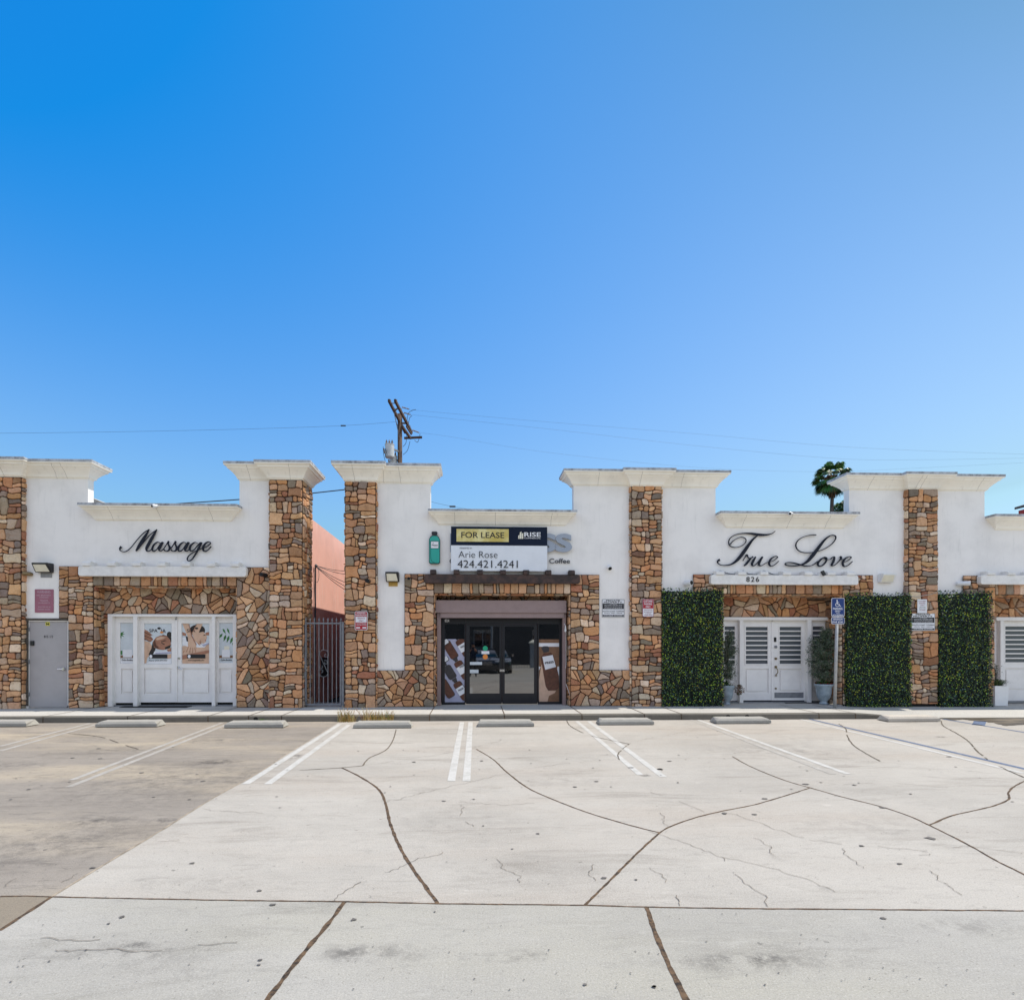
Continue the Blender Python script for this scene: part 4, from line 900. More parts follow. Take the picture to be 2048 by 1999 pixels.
# accessible parking sign on its post
YH = 12.9; xh = px(1671.5, YH)
hp = thing('accessible_parking_sign', 'blue accessible parking sign on a grey steel post standing on the pavement', 'sign', (px(1669.5, YH), YH, SW))
mb = MB(); mb.tube([(px(1669.5, YH), YH, SW), (px(1675, YH), YH, pz(1675, 1200, YH))], 0.036, 14); mb.build('post', M['postmetal'], hp, smooth=True)
def hsign(u0, u1, v0, v1, lines):
    Y = YH-0.06; q = 0.035; x0, x1 = px(u0, Y), px(u1, Y); uc = (u0+u1)/2; z1, z0 = pz(uc, v0, Y), pz(uc, v1, Y)
    def rr(a, b, c, d, q):
        o = []
        for X, Z, s_ in ((b-q, d-q, 0), (a+q, d-q, 1), (a+q, c+q, 2), (b-q, c+q, 3)): o += [(X+q*math.cos(s_*math.pi/2+k*math.pi/8), Z+q*math.sin(s_*math.pi/2+k*math.pi/8)) for k in range(5)]
        return o
    mb = MB(); mb.prism(rr(x0, x1, z0, z1, q), Y, Y+0.006); p = mb.build('sign_panel', M['white'], hp)
    mb = MB(); mb.prism(rr(x0+.01, x1-.01, z0+.01, z1-.01, q*.8), Y-0.0012, Y-0.0002); mb.build('sign_face', M['blue'], p)
    for s, a, b, c, d in lines: text(p, s, a, b, c, d, Y-0.003, M['white'], 0.0003, 0.02)
    return p, Y
p, Y = hsign(1663, 1689, 1195.5, 1232.5, [('PARKING', 1666, 1685, 1214.5, 1219), ('ONLY', 1670, 1681, 1220, 1223.6), ('VAN', 1672, 1679, 1225, 1226.8), ('ACCESSIBLE', 1665, 1686.5, 1228, 1230.8)])
mb = MB(); Yw_ = Y-0.003
plate(mb, ell(1674.2, 1200.3, 1.3, 1.3, 12), Yw_, 0.001)
for pts in ([(1673.4,1201.5),(1675,1201.5),(1675.3,1207),(1678.8,1207.2),(1678.8,1208.3),(1673.6,1208)], [(1675,1203.6),(1678,1203.6),(1678,1204.6),(1675,1204.6)], [(1677.8,1208),(1679,1207.4),(1680.8,1211.6),(1682,1211.4),(1682.2,1212.4),(1680,1212.8)]): plate(mb, pts, Yw_-0.0004*pts[0][0] % 0.0009, 0.001)
a_ = [(1674.8+4.2*math.cos(t), 1208.8+4.2*math.sin(t)) for t in [math.pi*(0.1+1.25*k/12) for k in range(13)]]; b_ = [(1674.8+3.1*math.cos(t), 1208.8+3.1*math.sin(t)) for t in [math.pi*(0.1+1.25*k/12) for k in range(13)]]
for i in range(12): plate(mb, [a_[i], a_[i+1], b_[i+1], b_[i]], Yw_-0.0002*(i % 2)-0.001, 0.0008)
mb.build('wheelchair_symbol', M['white'], p)
hsign(1663, 1689, 1233.5, 1247.5, [('MINIMUM', 1666.5, 1685, 1235.5, 1239.8), ('FINE $250', 1665, 1686, 1241.5, 1245.8)])

# lease banner, bottle sign and channel letters
YN = YW-0.13
bn = thing('lease_banner', 'navy and white FOR LEASE banner with a gold panel above the dark beam', 'banner', (px(998, YN), YN, pz(998, 1141, YN)))
def sheet(mb, u0, u1, v0, v1, Y, amp=0.008, seed=0):      # slightly rippled vinyl
    nx, nz_ = 26, 10; o = len(mb.v); uc = (u0+u1)/2
    for j in range(nz_+1):
        for i in range(nx+1):
            u = u0+(u1-u0)*i/nx; v = v0+(v1-v0)*j/nz_; X, Z = px(u, Y), pz(uc, v, Y)
            mb.v.append((X, Y+amp*noise.noise(Vector((X*2.2, Z*3.1, seed))), Z))
    for j in range(nz_):
        for i in range(nx): a = o+j*(nx+1)+i; mb.face((a, a+nx+1, a+nx+2, a+1))
mb = MB(); sheet(mb, 902, 1094.5, 1053, 1141.3, YN, 0.012); mb.build('banner_sheet', M['banner'], bn, smooth=True)
mb = MB(); sheet(mb, 902, 1094.5, 1053, 1090.5, YN-0.004, 0.012); mb.build('navy_band', M['navy'], bn, smooth=True)
mb = MB(); rectp(mb, 913, 1017.5, 1057.5, 1083, YN-0.017, 0.001); gp_ = mb.build('gold_panel', M['gold'], bn)
text(bn, 'FOR LEASE', 922.5, 1008.5, 1063.7, 1075.5, YN-0.0195, M['ink'], 0.0005, 0.01)
text(bn, 'RISE', 1048.5, 1081.5, 1064, 1073.2, YN-0.0195, M['white'], 0.0005, 0.02); text(bn, 'COMMERCIAL', 1048.5, 1081.5, 1074.8, 1077, YN-0.0195, M['white'], 0.0005, 0.02)
mb = MB()
for a, b, t in ((1036.5, 1039, 1069), (1039.6, 1043, 1062.5), (1043.6, 1046.5, 1065)): plate(mb, [(a, t+2), (b, t), (b, 1077), (a, 1077)], YN-0.0195, 0.001)
mb.build('tower_emblem', M['lens'], bn)
text(bn, 'PRESENTED BY', 919.5, 944.5, 1094.5, 1097, YN-0.0175, M['ink'], 0.0004, 0.0)
text(bn, 'Arie Rose', 917, 995, 1102, 1115, YN-0.0175, M['ink'], 0.0004, -0.012); text(bn, '424.421.4241', 915, 1035.5, 1120, 1135, YN-0.0175, M['ink'], 0.0004, -0.004)
YL = YW-0.09
bt = thing('bottle_sign', 'teal bottle shaped sign with a black cap left of the lease banner', 'sign', (px(868.5, YL), YW, pz(868, 1126, YL)))
def bot(e, v0, v1):
    return [(858.5-e,1124+e),(858.5-e,1078),(861-e,1073.5-e),(864.5-e,1071-e),(873.5+e,1071-e),(877+e,1073.5-e),(879.5+e,1078),(879.5+e,1124+e),(877+e,1126+e),(861-e,1126+e)]
mb = MB(); plate(mb, bot(0.5, 0, 0), YL, 0.075); mb.build('sign_body', M['script'], bt)
mb = MB(); plate(mb, bot(-0.5, 0, 0), YL-0.004, 0.0035); mb.build('bottle_face', M['teal'], bt)
mb = MB(); plate(mb, [(863,1063.8),(865,1062.5),(873,1062.5),(875,1063.8),(874.2,1069),(863.8,1069)], YL-0.004, 0.06); mb.build('bottle_cap', M['blackmetal'], bt)
mb = MB(); rectp(mb, 861, 877.5, 1081.5, 1096.8, YL-0.006, 0.0015); mb.build('label_edge', M['script'], bt)
mb = MB(); rectp(mb, 862, 876.7, 1082.5, 1095.8, YL-0.008, 0.0015); mb.build('bottle_label', M['white'], bt)
text(bt, 'LA', 864, 868, 1084.5, 1087.3, YL-0.0095, M['letterside'], 0.0003); text(bt, 'PRESS', 863.5, 875.3, 1089, 1091.6, YL-0.0095, M['ink'], 0.0003, 0.03)
mb = MB(); stroke(mb, [(px(861.5, YL), pz(868, 1096, YL), .008), (px(861.5, YL), pz(868, 1112, YL), .008), (px(863, YL), pz(868, 1121, YL), .008), (px(869, YL), pz(868, 1125, YL), .008)], YL-0.005, 0, 0.001); mb.build('outline', M['script'], bt)
cl = thing('channel_letters', 'pale raised letters and the word Coffee right of the lease banner', 'sign', (px(1120, YL), YW, pz(1120, 1126, YL)))
text(cl, 'SS', 1078, 1144.5, 1066.5, 1103.5, YL, M['letter'], 0.02, 0.045, name='raised_letters', side=M['letterside'])
text(cl, 'Coffee', 1098.5, 1140, 1116.5, 1126.2, YW-0.03, M['letterside'], 0.004, 0.012)
text(cl, 'C', 899, 909, 1116.5, 1126.2, YW-0.03, M['letterside'], 0.004, 0.012); text(cl, 'P', 900.3, 925, 1066.5, 1103.5, YL, M['letter'], 0.02, 0.03, name='raised_letters', side=M['letterside'])

# ================================================================== wall lights and cameras
def wallpack(label, u0, u1, v0, v1, m_body, plate_mat, pv, facing=1):
    Y = YW; x0, x1 = px(u0, Y), px(u1, Y); uc = (u0+u1)/2; z1, z0 = pz(uc, v0, Y), pz(uc, v1, Y); D = 0.2
    t = thing('wall_light', label, 'wall light', ((x0+x1)/2, YW, z0), 'wedge shaped wall lights')
    mb = MB(); mb.rings([[(x, YW, z0), (x, YW-D*0.45, z0), (x, YW-D, z1-0.03), (x, YW-D, z1), (x, YW, z1)] for x in (x0, x1)]); mb.build('housing', M[m_body], t, bevel=0.006)
    mb = MB(); e = 0.028; n = Vector((0, -(z1-0.03-z0), -D*0.55)).normalized()*0.004
    a = Vector((0, YW-D*0.45, z0))+Vector((0, -D*0.55, z1-.03-z0))*0.08; b = Vector((0, YW-D*0.45, z0))+Vector((0, -D*0.55, z1-.03-z0))*0.92
    q_ = [Vector((x0+e, a.y, a.z))+n, Vector((x1-e, a.y, a.z))+n, Vector((x1-e-(.03 if facing else 0), b.y, b.z))+n, Vector((x0+e, b.y, b.z))+n]
    mb.add(q_+[p_-n*0.8 for p_ in q_], [(0,1,2,3),(0,4,5,1),(1,5,6,2),(2,6,7,3),(3,7,4,0)]); mb.build('diffuser', M['lens'], t)
    if plate_mat: mb = MB(); rectp(mb, uc-(u1-u0)*.34, uc+(u1-u0)*.36, v1-1, pv, YW-0.012, 0.011); mb.build('back_plate', M[plate_mat], t)
wallpack('black wedge wall light over a grey plate above the faded red sign', 76, 108, 1127, 1145, 'blackmetal', 'siding', 1154.5)
wallpack('black wedge wall light over an ochre plate left of the lease banner', 773, 799, 1145, 1163.5, 'blackmetal', 'amber', 1172)
wallpack('white painted wedge wall light above the hedge left of the rightmost stone pillar', 1755, 1782, 1148, 1165, 'whiteplastic', None, 0)
def bullet(label, u, v, Y, dx, dz, L, r_, m_, wall=None, tipdark=True):
    c = Vector((px(u, Y), Y, pz(u, v, Y))); d = Vector((dx, -1, dz)).normalized()
    t = thing('security_camera', label, 'security camera', c, 'security cameras on the shopfronts')
    mb = MB(); mb.tube([c, c+Vector((0,-.02,0)), c+Vector((0,-.05,0))], [r_*0.9, r_*0.9, r_*0.35], 14); mb.build('mount', M[m_], t)
    a = c+Vector((0,-.06,0))-d*L*0.2; b = a+d*L
    mb = MB(); mb.tube([a, a+d*0.01, b-d*0.002, b], [r_*0.8, r_, r_, r_*0.93], 18); mb.build('camera_body', M[m_], t, smooth=False)
    mb = MB(); mb.tube([b+d*0.0005, b+d*0.003], r_*0.8, 18); mb.build('camera_lens', M['blackmatte' if tipdark else 'glass'], t)
bullet('brass toned bullet camera beside the leftmost stone pillar', 63, 1148, YW, -1.4, 0.1, 0.16, 0.048, 'brass')
bullet('black bullet camera on the stone right of the white beam above the massage doors', 532, 1150.5, YW-0.05, -0.45, 0.05, 0.16, 0.05, 'blackmetal')
bullet('black bullet camera on the stone pillar right of the alley gate', 738, 1162.5, YP-0.02, -0.1, 0.02, 0.14, 0.05, 'blackmetal')
bullet('small black camera on the stone left of the dark timber beam', 818, 1157, YW-0.05, 0.1, -0.1, 0.06, 0.035, 'blackmetal')
bullet('white dome camera on the wall above the private property sign', 1217, 1134, YW, 0.1, -0.7, 0.11, 0.055, 'whiteplastic')
bullet('white bullet camera above the first hedge', 1371, 1166.5, YW, 0.5, 0.0, 0.2, 0.068, 'whiteplastic')
bullet('white bullet camera above the rightmost hedge', 1915, 1151+16, YW, 1.3, -0.05, 0.26, 0.058, 'whiteplastic')
def topcam(label, u, v):
    Y = YW-0.29; c = Vector((px(u, Y), Y, pz(u, v, Y)))
    t = thing('security_camera', label, 'security camera', c, 'security cameras on the shopfronts')
    mb = MB(); n = 12
    mb.rings([[c+Vector((math.sqrt(max(0,1-k*k))*0.05*math.cos(a), math.sqrt(max(0,1-k*k))*0.05*math.sin(a), k*0.05)) for a in [2*math.pi*j/n for j in range(n)]] for k in (-.96,-.8,-.4,0,.4,.8,.96)])
    mb.tube([c, c+Vector((.07, .03, .01))], 0.035, 10); mb.build('camera_body', M['whiteplastic'], t, smooth=True)
    d = Vector((-.6,-1,-.15)).normalized(); mb = MB(); mb.tube([c+d*0.045, c+d*0.054], 0.028, 12); mb.build('camera_lens', M['blackmatte'], t)
topcam('white ball camera on the low cornice above Massage', 308, 1012); topcam('white ball camera on the low cornice above True Love', 1580, 1027)
t = thing('flood_light', 'small tilted black flood light on top of the beam under True Love', 'flood light', (px(1646, YW-.3), YW-.2, pz(1646, 1150, YW-.2)))
mb = MB(); plate(mb, [(1643,1142),(1648,1140),(1653,1149),(1648,1151)], YW-0.26, 0.05); mb.build('lamp_head', M['blackmetal'], t)
mb = MB(); rectp(mb, 1638, 1645, 1144, 1151, YW-0.2, 0.06); mb.build('bracket', M['whiteplastic'], t)
# cable looped behind the rafter ends of 826
mb = MB(); pts = []
for u, v in ((1415,1152),(1425,1148),(1440,1141),(1455,1146),(1475,1148),(1486,1141),(1497,1147),(1515,1148),(1528,1141),(1545,1148),(1560,1149)): pts.append((px(u, YW-.03), YW-0.03, pz(u, v, YW-.03)))
mb.tube(catmull(pts, 5), 0.008, 6); tag(mb.build('cable', M['wire']), 'thin dark cable looped along the white beam numbered 826', 'cable')

# ================================================================== alley gate
YGt = YW-0.02; gx0, gx1 = px(604.5, YGt), px(689, YGt)
gt = thing('iron_gate', 'grey iron gate with spear tops closing the alley beside the salmon wall', 'gate', ((gx0+gx1)/2, YGt, SW))
zg = pz(646, 1243, YGt)
mb = MB(); mb.box(px(604.7, YGt), px(609, YGt), YGt-.03, YGt+.03, SW, zg); mb.box(px(683.5, YGt), px(688.5, YGt), YGt-.03, YGt+.03, SW, zg); mb.build('gate_post', M['steel'], gt, bevel=0.004)
mb = MB(); a, b = px(610.3, YGt), px(682.6, YGt); zb0 = SW+0.045; zr = zg-0.02
mb.box(a, a+.04, YGt-.02, YGt+.02, zb0, zg+.01); mb.box(b-.035, b, YGt-.02, YGt+.02, zb0, zg+.01)
mb.box(a+.0405, b-.0355, YGt-.018, YGt+.018, zr-.035, zr); mb.box(a+.0405, b-.0355, YGt-.018, YGt+.018, zb0, zb0+.04)
gf = mb.build('gate_frame', M['steel'], gt, bevel=0.003)
ups = [620.5, 629, 638, 647, 656, 664.5, 673]
for k, u in enumerate([611.5]+ups+[682]):
    X = px(u, YGt); mb = MB()
    if 0 < k < 8:
        if k == 4:
            mb.box(X-.008, X+.008, YGt-.008, YGt+.008, pz(646, 1299, YGt), zr-.0355); mb.box(X-.008, X+.008, YGt-.008, YGt+.008, zb0+.041, pz(646, 1354, YGt))
        else: mb.box(X-.008, X+.008, YGt-.008, YGt+.008, zb0+.041, zr-.0355)
        for v in ((1278, 1375) if k % 2 else (1278, 1327)):
            if k == 4 and v > 1300: continue
            mb.lathe((X, YGt, pz(646, v, YGt)), [(.009,-.02),(.016,-.006),(.016,.006),(.009,.02)], 8)
    mb.lathe((X, YGt, zr+.001), [(.012,0),(.012,.02),(.02,.025),(.01,.035),(.022,.055),(.016,.08),(.002,.125)], 8)
    mb.build('picket', M['steel'], gt)
mb = MB(); Xc = px(647, YGt)
def sp(cx_, cz, r0, r1, a0, a1, n=16): return [(cx_+(r0+(r1-r0)*k/n)*math.cos(a0+(a1-a0)*k/n), YGt, cz+(r0+(r1-r0)*k/n)*math.sin(a0+(a1-a0)*k/n)) for k in range(n+1)]
z_m = pz(646, 1326, YGt); s1_ = sp(Xc+.01, z_m+.22, .11, .11, math.pi, 0, 10)+sp(Xc+.06, z_m+.2, .06, .02, 0, -5, 16)
s2_ = sp(Xc, z_m-.22, .11, .11, 0, -math.pi, 10)+sp(Xc-.05, z_m-.2, .06, .02, math.pi, math.pi-5, 16)
mb.tube([(Xc-.1, YGt, z_m+.22), (Xc+.1, YGt, z_m-.22)], .006, 6); mb.tube(s1_, .006, 6); mb.tube(s2_, .006, 6); mb.tube(sp(Xc+.05, z_m+.02, .06, .02, 2.2, -3.5), .006, 6); mb.tube(sp(Xc-.05, z_m-.08, .055, .02, 2.2, 7.5), .006, 6)
mb.build('scrollwork', M['steel'], gt)
mb = MB(); rectp(mb, 608.5, 612.5, 1313, 1355, YGt-.036, .015); mb.build('lock_plate', M['steel'], gt)
mb = MB()
for v in (1332, 1339): c = Vector((px(614.5, YGt), YGt-.03, pz(614, v, YGt))); mb.tube([c, c+Vector((0,-.03,0))], .018, 12)
mb.build('gate_lock', M['chrome'], gt)
# meter box, conduit and service cables on the salmon wall
cdx = -4.26; Yc = 14.85
cd = thing('service_conduit', 'dark conduit with drooping cables on the salmon alley wall', 'conduit', (cdx, Yc, SW))
mb = MB(); mb.tube([(cdx, Yc, SW), (cdx, Yc, pz(632.5, 1135, Yc)), (cdx+.03, Yc, pz(632.5, 1129, Yc))], .022, 8); mb.build('pipe', M['wire'], cd)
mb = MB(); z_ = pz(632.5, 1131, Yc); mb.lathe((cdx+.02, Yc, z_), [(.03,-.03),(.045,0),(.02,.04)], 10)
for dz1, dz2 in ((0, .05), (0, -.12), (-.02, -.5), (-.03, -.68), (-.04, -.85)):
    P = [(cdx+.03+1.3*k/10, Yc+.6*k/10, z_+dz1*1+dz2*(k/10)-(.12*math.sin(math.pi*k/10))) for k in range(11)]; mb.tube(P, .008, 6)
mb.tube([(cdx+.04+.06*math.sin(a*.5), Yc, z_-.25+.2*math.cos(a*.5)) for a in range(13)], .006, 5); mb.build('service_cable', M['wire'], cd)
mb = MB(); mb.box(-4.29, -4.14, 15.5, 15.8, .75, 1.3)
tag(mb.build('meter_box', M['blackmetal']), 'dark utility box mounted low on the salmon alley wall behind the gate', 'meter box')

#==PLANTS==
# ================================================================== hedges and plants
def leafmesh(mb, p, size, rng, col, flat=None, ar=0.55):
    n = Vector((rng.gauss(0,1), rng.gauss(0,1), rng.gauss(0,1))) if flat is None else Vector(flat)+Vector((rng.gauss(0,.55), rng.gauss(0,.35), rng.gauss(0,.55)))
    n.normalize(); a = n.cross(Vector((rng.gauss(0,1), rng.gauss(0,1), rng.gauss(0,1)))).normalized(); b = n.cross(a)
    mb.col = col; s_ = size
    q_ = [p-a*s_*.5, p-a*s_*.05+b*s_*ar*.5-n*s_*.08, p+a*s_*.5, p-a*s_*.05-b*s_*ar*.5-n*s_*.08, p+n*s_*.03]
    mb.add(q_, [(0,4,1),(4,2,1),(4,3,2),(0,3,4)])
def hedge(label, x0, x1, z0, z1, seed, n):
    rng = random.Random(seed); t = thing('clipped_hedge', label, 'hedge', ((x0+x1)/2, YW-0.1, z0), 'clipped green hedge panels')
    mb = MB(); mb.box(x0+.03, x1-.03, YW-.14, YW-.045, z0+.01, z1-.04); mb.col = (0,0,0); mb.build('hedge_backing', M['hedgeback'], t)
    mb = MB()
    for _ in range(n):
        x = rng.uniform(x0-.01, x1+.01); z = rng.uniform(z0, z1); e = 0.05*noise.noise(Vector((x*3, z*3, seed)))
        if z > z1-.04+.05*noise.noise(Vector((x*7, 5, seed))): continue
        y = YW-.145-rng.random()**1.3*.11+e*.5
        if rng.random() < .16: y = rng.uniform(YW-.2, YW-.05); x = rng.choice((x0, x1))+rng.gauss(0, .014)+.03*noise.noise(Vector((2, z*5, seed)))
        if rng.random() < .02: z = z1+rng.uniform(-.05, .05); y = rng.uniform(YW-.22, YW-.06)
        patch = 0.5+0.5*noise.noise(Vector((x*1.7, z*1.7, seed+9)))
        r_ = rng.random()
        if r_ < 0.08+0.13*patch: c = lin((rng.uniform(160,215), rng.uniform(190,225), rng.uniform(50,80)))
        elif r_ < 0.30: c = lin((rng.uniform(84,122), rng.uniform(124,156), rng.uniform(50,72)))
        elif r_ < 0.36: c = lin((rng.uniform(74,100), rng.uniform(110,130), rng.uniform(96,112)))
        else: c = lin((rng.uniform(10,30), rng.uniform(28,52), rng.uniform(16,30)))
        leafmesh(mb, Vector((x, y, z)), (rng.uniform(.024, .038) if r_ < .3 else rng.uniform(.034, .052)), rng, c, (0,-1,.35), .72)
    mb.build('leaves', M['leaf'], t, colattr=True)
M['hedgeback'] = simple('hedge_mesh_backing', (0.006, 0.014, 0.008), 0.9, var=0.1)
yh = YW-0.2
hedge('dark green hedge panel directly right of the stone pillar with the customer parking sign', c1+.02, px(1446, yh), SW, pz(1385, 1179, yh), 1, 10500)
hedge('dark green hedge panel between the accessible parking post and the rightmost pillar', px(1697, yh), d0+.0, SW-.03, pz(1757, 1188, yh), 2, 10500)
hedge('yellowish green hedge panel right of the rightmost stone pillar', d1+.02, px(1984, yh), SW-.05, pz(1930, 1184, yh), 3, 9500)

def foliage(mb, c, rx, rz, n, size, rng, cols, shape, ar=.35, thin=0.0):
    k = 0; tries = 0
    while k < n and tries < n*30:
        tries += 1
        x, y, z = rng.uniform(-1,1), rng.uniform(-1,1), rng.uniform(0,1); rr = shape(z)
        if x*x+y*y > rr*rr: continue
        if noise.noise(Vector((x*2.4, y*2.4, z*4.5))+c) < thin: continue
        leafmesh(mb, c+Vector((x*rx, y*rx*.8, z*rz)), size*rng.uniform(.7,1.4), rng, lin(tuple(v+rng.uniform(-8,8) for v in rng.choice(cols))), None, ar); k += 1
def urn(label, u, vt, vb, Y, rad, plant):
    c = Vector((px(u, Y), Y, SW)); h = pz(u, vt, Y)-SW
    t = thing('urn_planter', label, 'planter', c, 'pale blue urn planters by the white doors')
    mb = MB(); mb.lathe(c, [(rad*.52,0),(rad*.54,h*.05),(rad*.36,h*.11),(rad*.40,h*.16),(rad*.72,h*.32),(rad*.86,h*.55),(rad*.93,h*.85),(rad*1.06,h*.93),(rad*1.08,h),(rad*.95,h),(rad*.92,h*.9),(rad*.2,h*.88)], 28); mb.build('pot', M['glaze'], t, smooth=True)
    mb = MB(); mb.lathe(c+Vector((0,0,h*.885)), [(rad*.9,0),(rad*.5,.03),(.02,.04)], 14); mb.build('soil', M['soil'], t)
    rng = random.Random(int(u)); top = c+Vector((0,0,h*.9)); mb = MB(); ht, w_, lean = plant
    stem = [top, top+Vector((lean*.3,0,ht*.35)), top+Vector((lean*.5,0,ht*.7)), top+Vector((lean,0,ht))]; mb.tube(stem, [.014,.011,.008,.004], 6)
    tips = []
    for k in range(46 if w_ < .3 else 84):
        f = rng.uniform(.12,1); i = min(2, int(f*3)); s_ = stem[i].lerp(stem[i+1], f*3-i) if i < 3 else stem[3]
        a = rng.uniform(0, 6.28); prof = (math.sin(min(1, (1-f)*1.25+.12)*math.pi*.62))*w_*rng.uniform(.6,1.1)
        e = s_+Vector((math.cos(a)*prof, math.sin(a)*prof*.6, rng.uniform(.02,.22))); mid = s_.lerp(e, .5)+Vector((0,0,-.02)); mb.tube([s_, mid, e], [.005,.004,.002], 4); tips.append((s_, mid, e))
    mb.build('branches', M['palmtrunk'], t)
    mb = MB(); cols = [(98,114,92),(84,102,82),(122,132,112),(66,82,68),(138,142,128)]
    for s_, mid, e in tips:
        for k in range(120 if w_ > .3 else 90):
            f = rng.random(); p_ = (s_.lerp(mid, f*2) if f < .5 else mid.lerp(e, f*2-1))+Vector((rng.gauss(0,.035), rng.gauss(0,.035), rng.gauss(0,.035)))
            leafmesh(mb, p_, rng.uniform(.03,.055), rng, lin(tuple(v+rng.uniform(-8,8) for v in rng.choice(cols))), None, .4)
    for k in range(150):
        a = rng.uniform(0,6.28); r2 = rng.uniform(0,rad*.95); p_ = top+Vector((math.cos(a)*r2, math.sin(a)*r2, rng.uniform(.0,.09)+(rad-r2)*.5)); leafmesh(mb, p_, rng.uniform(.04,.07), rng, lin((rng.uniform(50,80), rng.uniform(90,125), 50)), None, .4)
    mb.build('foliage', M['dryleaf'], t, colattr=True)
    return t, top
YU = YW+0.22
t1, top1 = urn('pale blue urn with a thin dusty shrub half hidden by the first hedge', 1453, 1370, 1405, YU, .185, (1.28, .26, .1))
t2, top2 = urn('pale blue urn with a wide grey green shrub beside the accessible parking post', 1647.5, 1367, 1403, YU, .205, (1.34, .50, .06))
rng = random.Random(5); mb = MB()
for k in range(230):
    a, b = rng.uniform(0,6.28), rng.uniform(-1,1); q_ = math.sqrt(1-b*b)*rng.uniform(.04,.14); leafmesh(mb, top1+Vector((.3+q_*math.cos(a), -.05+q_*math.sin(a), -.06+b*.13)), .045, rng, lin(rng.choice([(122,98,86),(142,118,102),(96,76,66),(104,112,80)])), None, .6)
for k in range(160):
    a, b = rng.uniform(0,6.28), rng.uniform(-1,1); q_ = math.sqrt(1-b*b)*.1; leafmesh(mb, top1+Vector((.13+q_*math.cos(a), -.07+q_*math.sin(a), .12+b*.12)), .045, rng, lin(rng.choice([(215,212,208),(190,186,182)])), None, .7)
mb.build('flower_clump', M['dryleaf'], t1, colattr=True)
mb = MB()
for k in range(130): a = rng.uniform(0,6.28); leafmesh(mb, top2+Vector((.19*math.cos(a), .17*math.sin(a), rng.uniform(.0,.08))), .05, rng, lin(rng.choice([(150,40,30),(120,35,30),(90,50,40)])), None, .8)
mb.build('flower_clump', M['dryleaf'], t2, colattr=True, label='red flowers round the rim')
# white box planter at right
YX = YW-.12; bx = px(2003.5, YX); zb1 = pz(2003, 1403, YX)
t = thing('box_planter', 'white square planter with arching grass at the right edge', 'planter', (bx, YX, SW-.06))
x0, x1 = px(1990, YX), px(2018, YX); zt_ = pz(2003, 1371, YX)
mb = MB(); mb.rings([[(x0+k,YX+k,z),(x1-k,YX+k,z),(x1-k,YX+.34-k,z),(x0+k,YX+.34-k,z)] for k, z in ((.015,SW-.03),(0,zt_),(.02,zt_),(.03,zt_-.05))]); mb.build('pot', M['whiteplastic'], t, bevel=.003)
mb = MB(); rng = random.Random(8); c = Vector((bx, YX+.17, zt_-.05))
for k in range(380):
    a = rng.uniform(0,6.28); r0 = rng.uniform(0,.13); L = rng.uniform(.12,.3); mb.col = lin(rng.choice([(60,86,44),(78,100,52),(40,60,32),(104,116,66)]))
    d = Vector((math.cos(a), math.sin(a), 0)); n_ = Vector((-d.y, d.x, 0))*.004; p0 = c+d*r0; p1 = p0+d*L*.4+Vector((0,0,L*.7)); p2 = p0+d*L+Vector((0,0,L*.45))
    mb.add([p0-n_,p0+n_,p1+n_,p1-n_,p2], [(0,1,2,3),(3,2,4)])
mb.build('grass_blades', M['leaf'], t, colattr=True)
mb = MB(); mt = MB()
for k in range(7):
    e = c+Vector((rng.uniform(-.16,.12), rng.uniform(-.08,.08), rng.uniform(.35,.8))); mid = c.lerp(e, .5)+Vector((.02,0,.03)); mt.tube([c, mid, e], [.006,.005,.003], 5)
    for j in range(34): f = rng.uniform(.35,1); leafmesh(mb, c.lerp(e, f)+Vector((rng.gauss(0,.03), rng.gauss(0,.03), rng.gauss(0,.03))), .035, rng, lin(rng.choice([(70,86,62),(92,104,80),(54,66,50)])), None, .45)
mb.build('foliage', M['leaf'], t, colattr=True); mt.build('stems', M['palmtrunk'], t)
# creeper twig across the rightmost pillar
mb = MB(); P = [(u_, v_) for u_, v_ in ((1812,1187),(1822,1192),(1835,1193),(1850,1190),(1862,1188),(1874,1184))]
mb.tube([(px(u_, YP-.05), YP-.05, pz(u_, v_, YP-.05)) for u_, v_ in P], .008, 6)
tag(mb.build('dry_twig', M['roofpale']), 'thin dry twig tied across the rightmost pillar above the notices', 'twig')

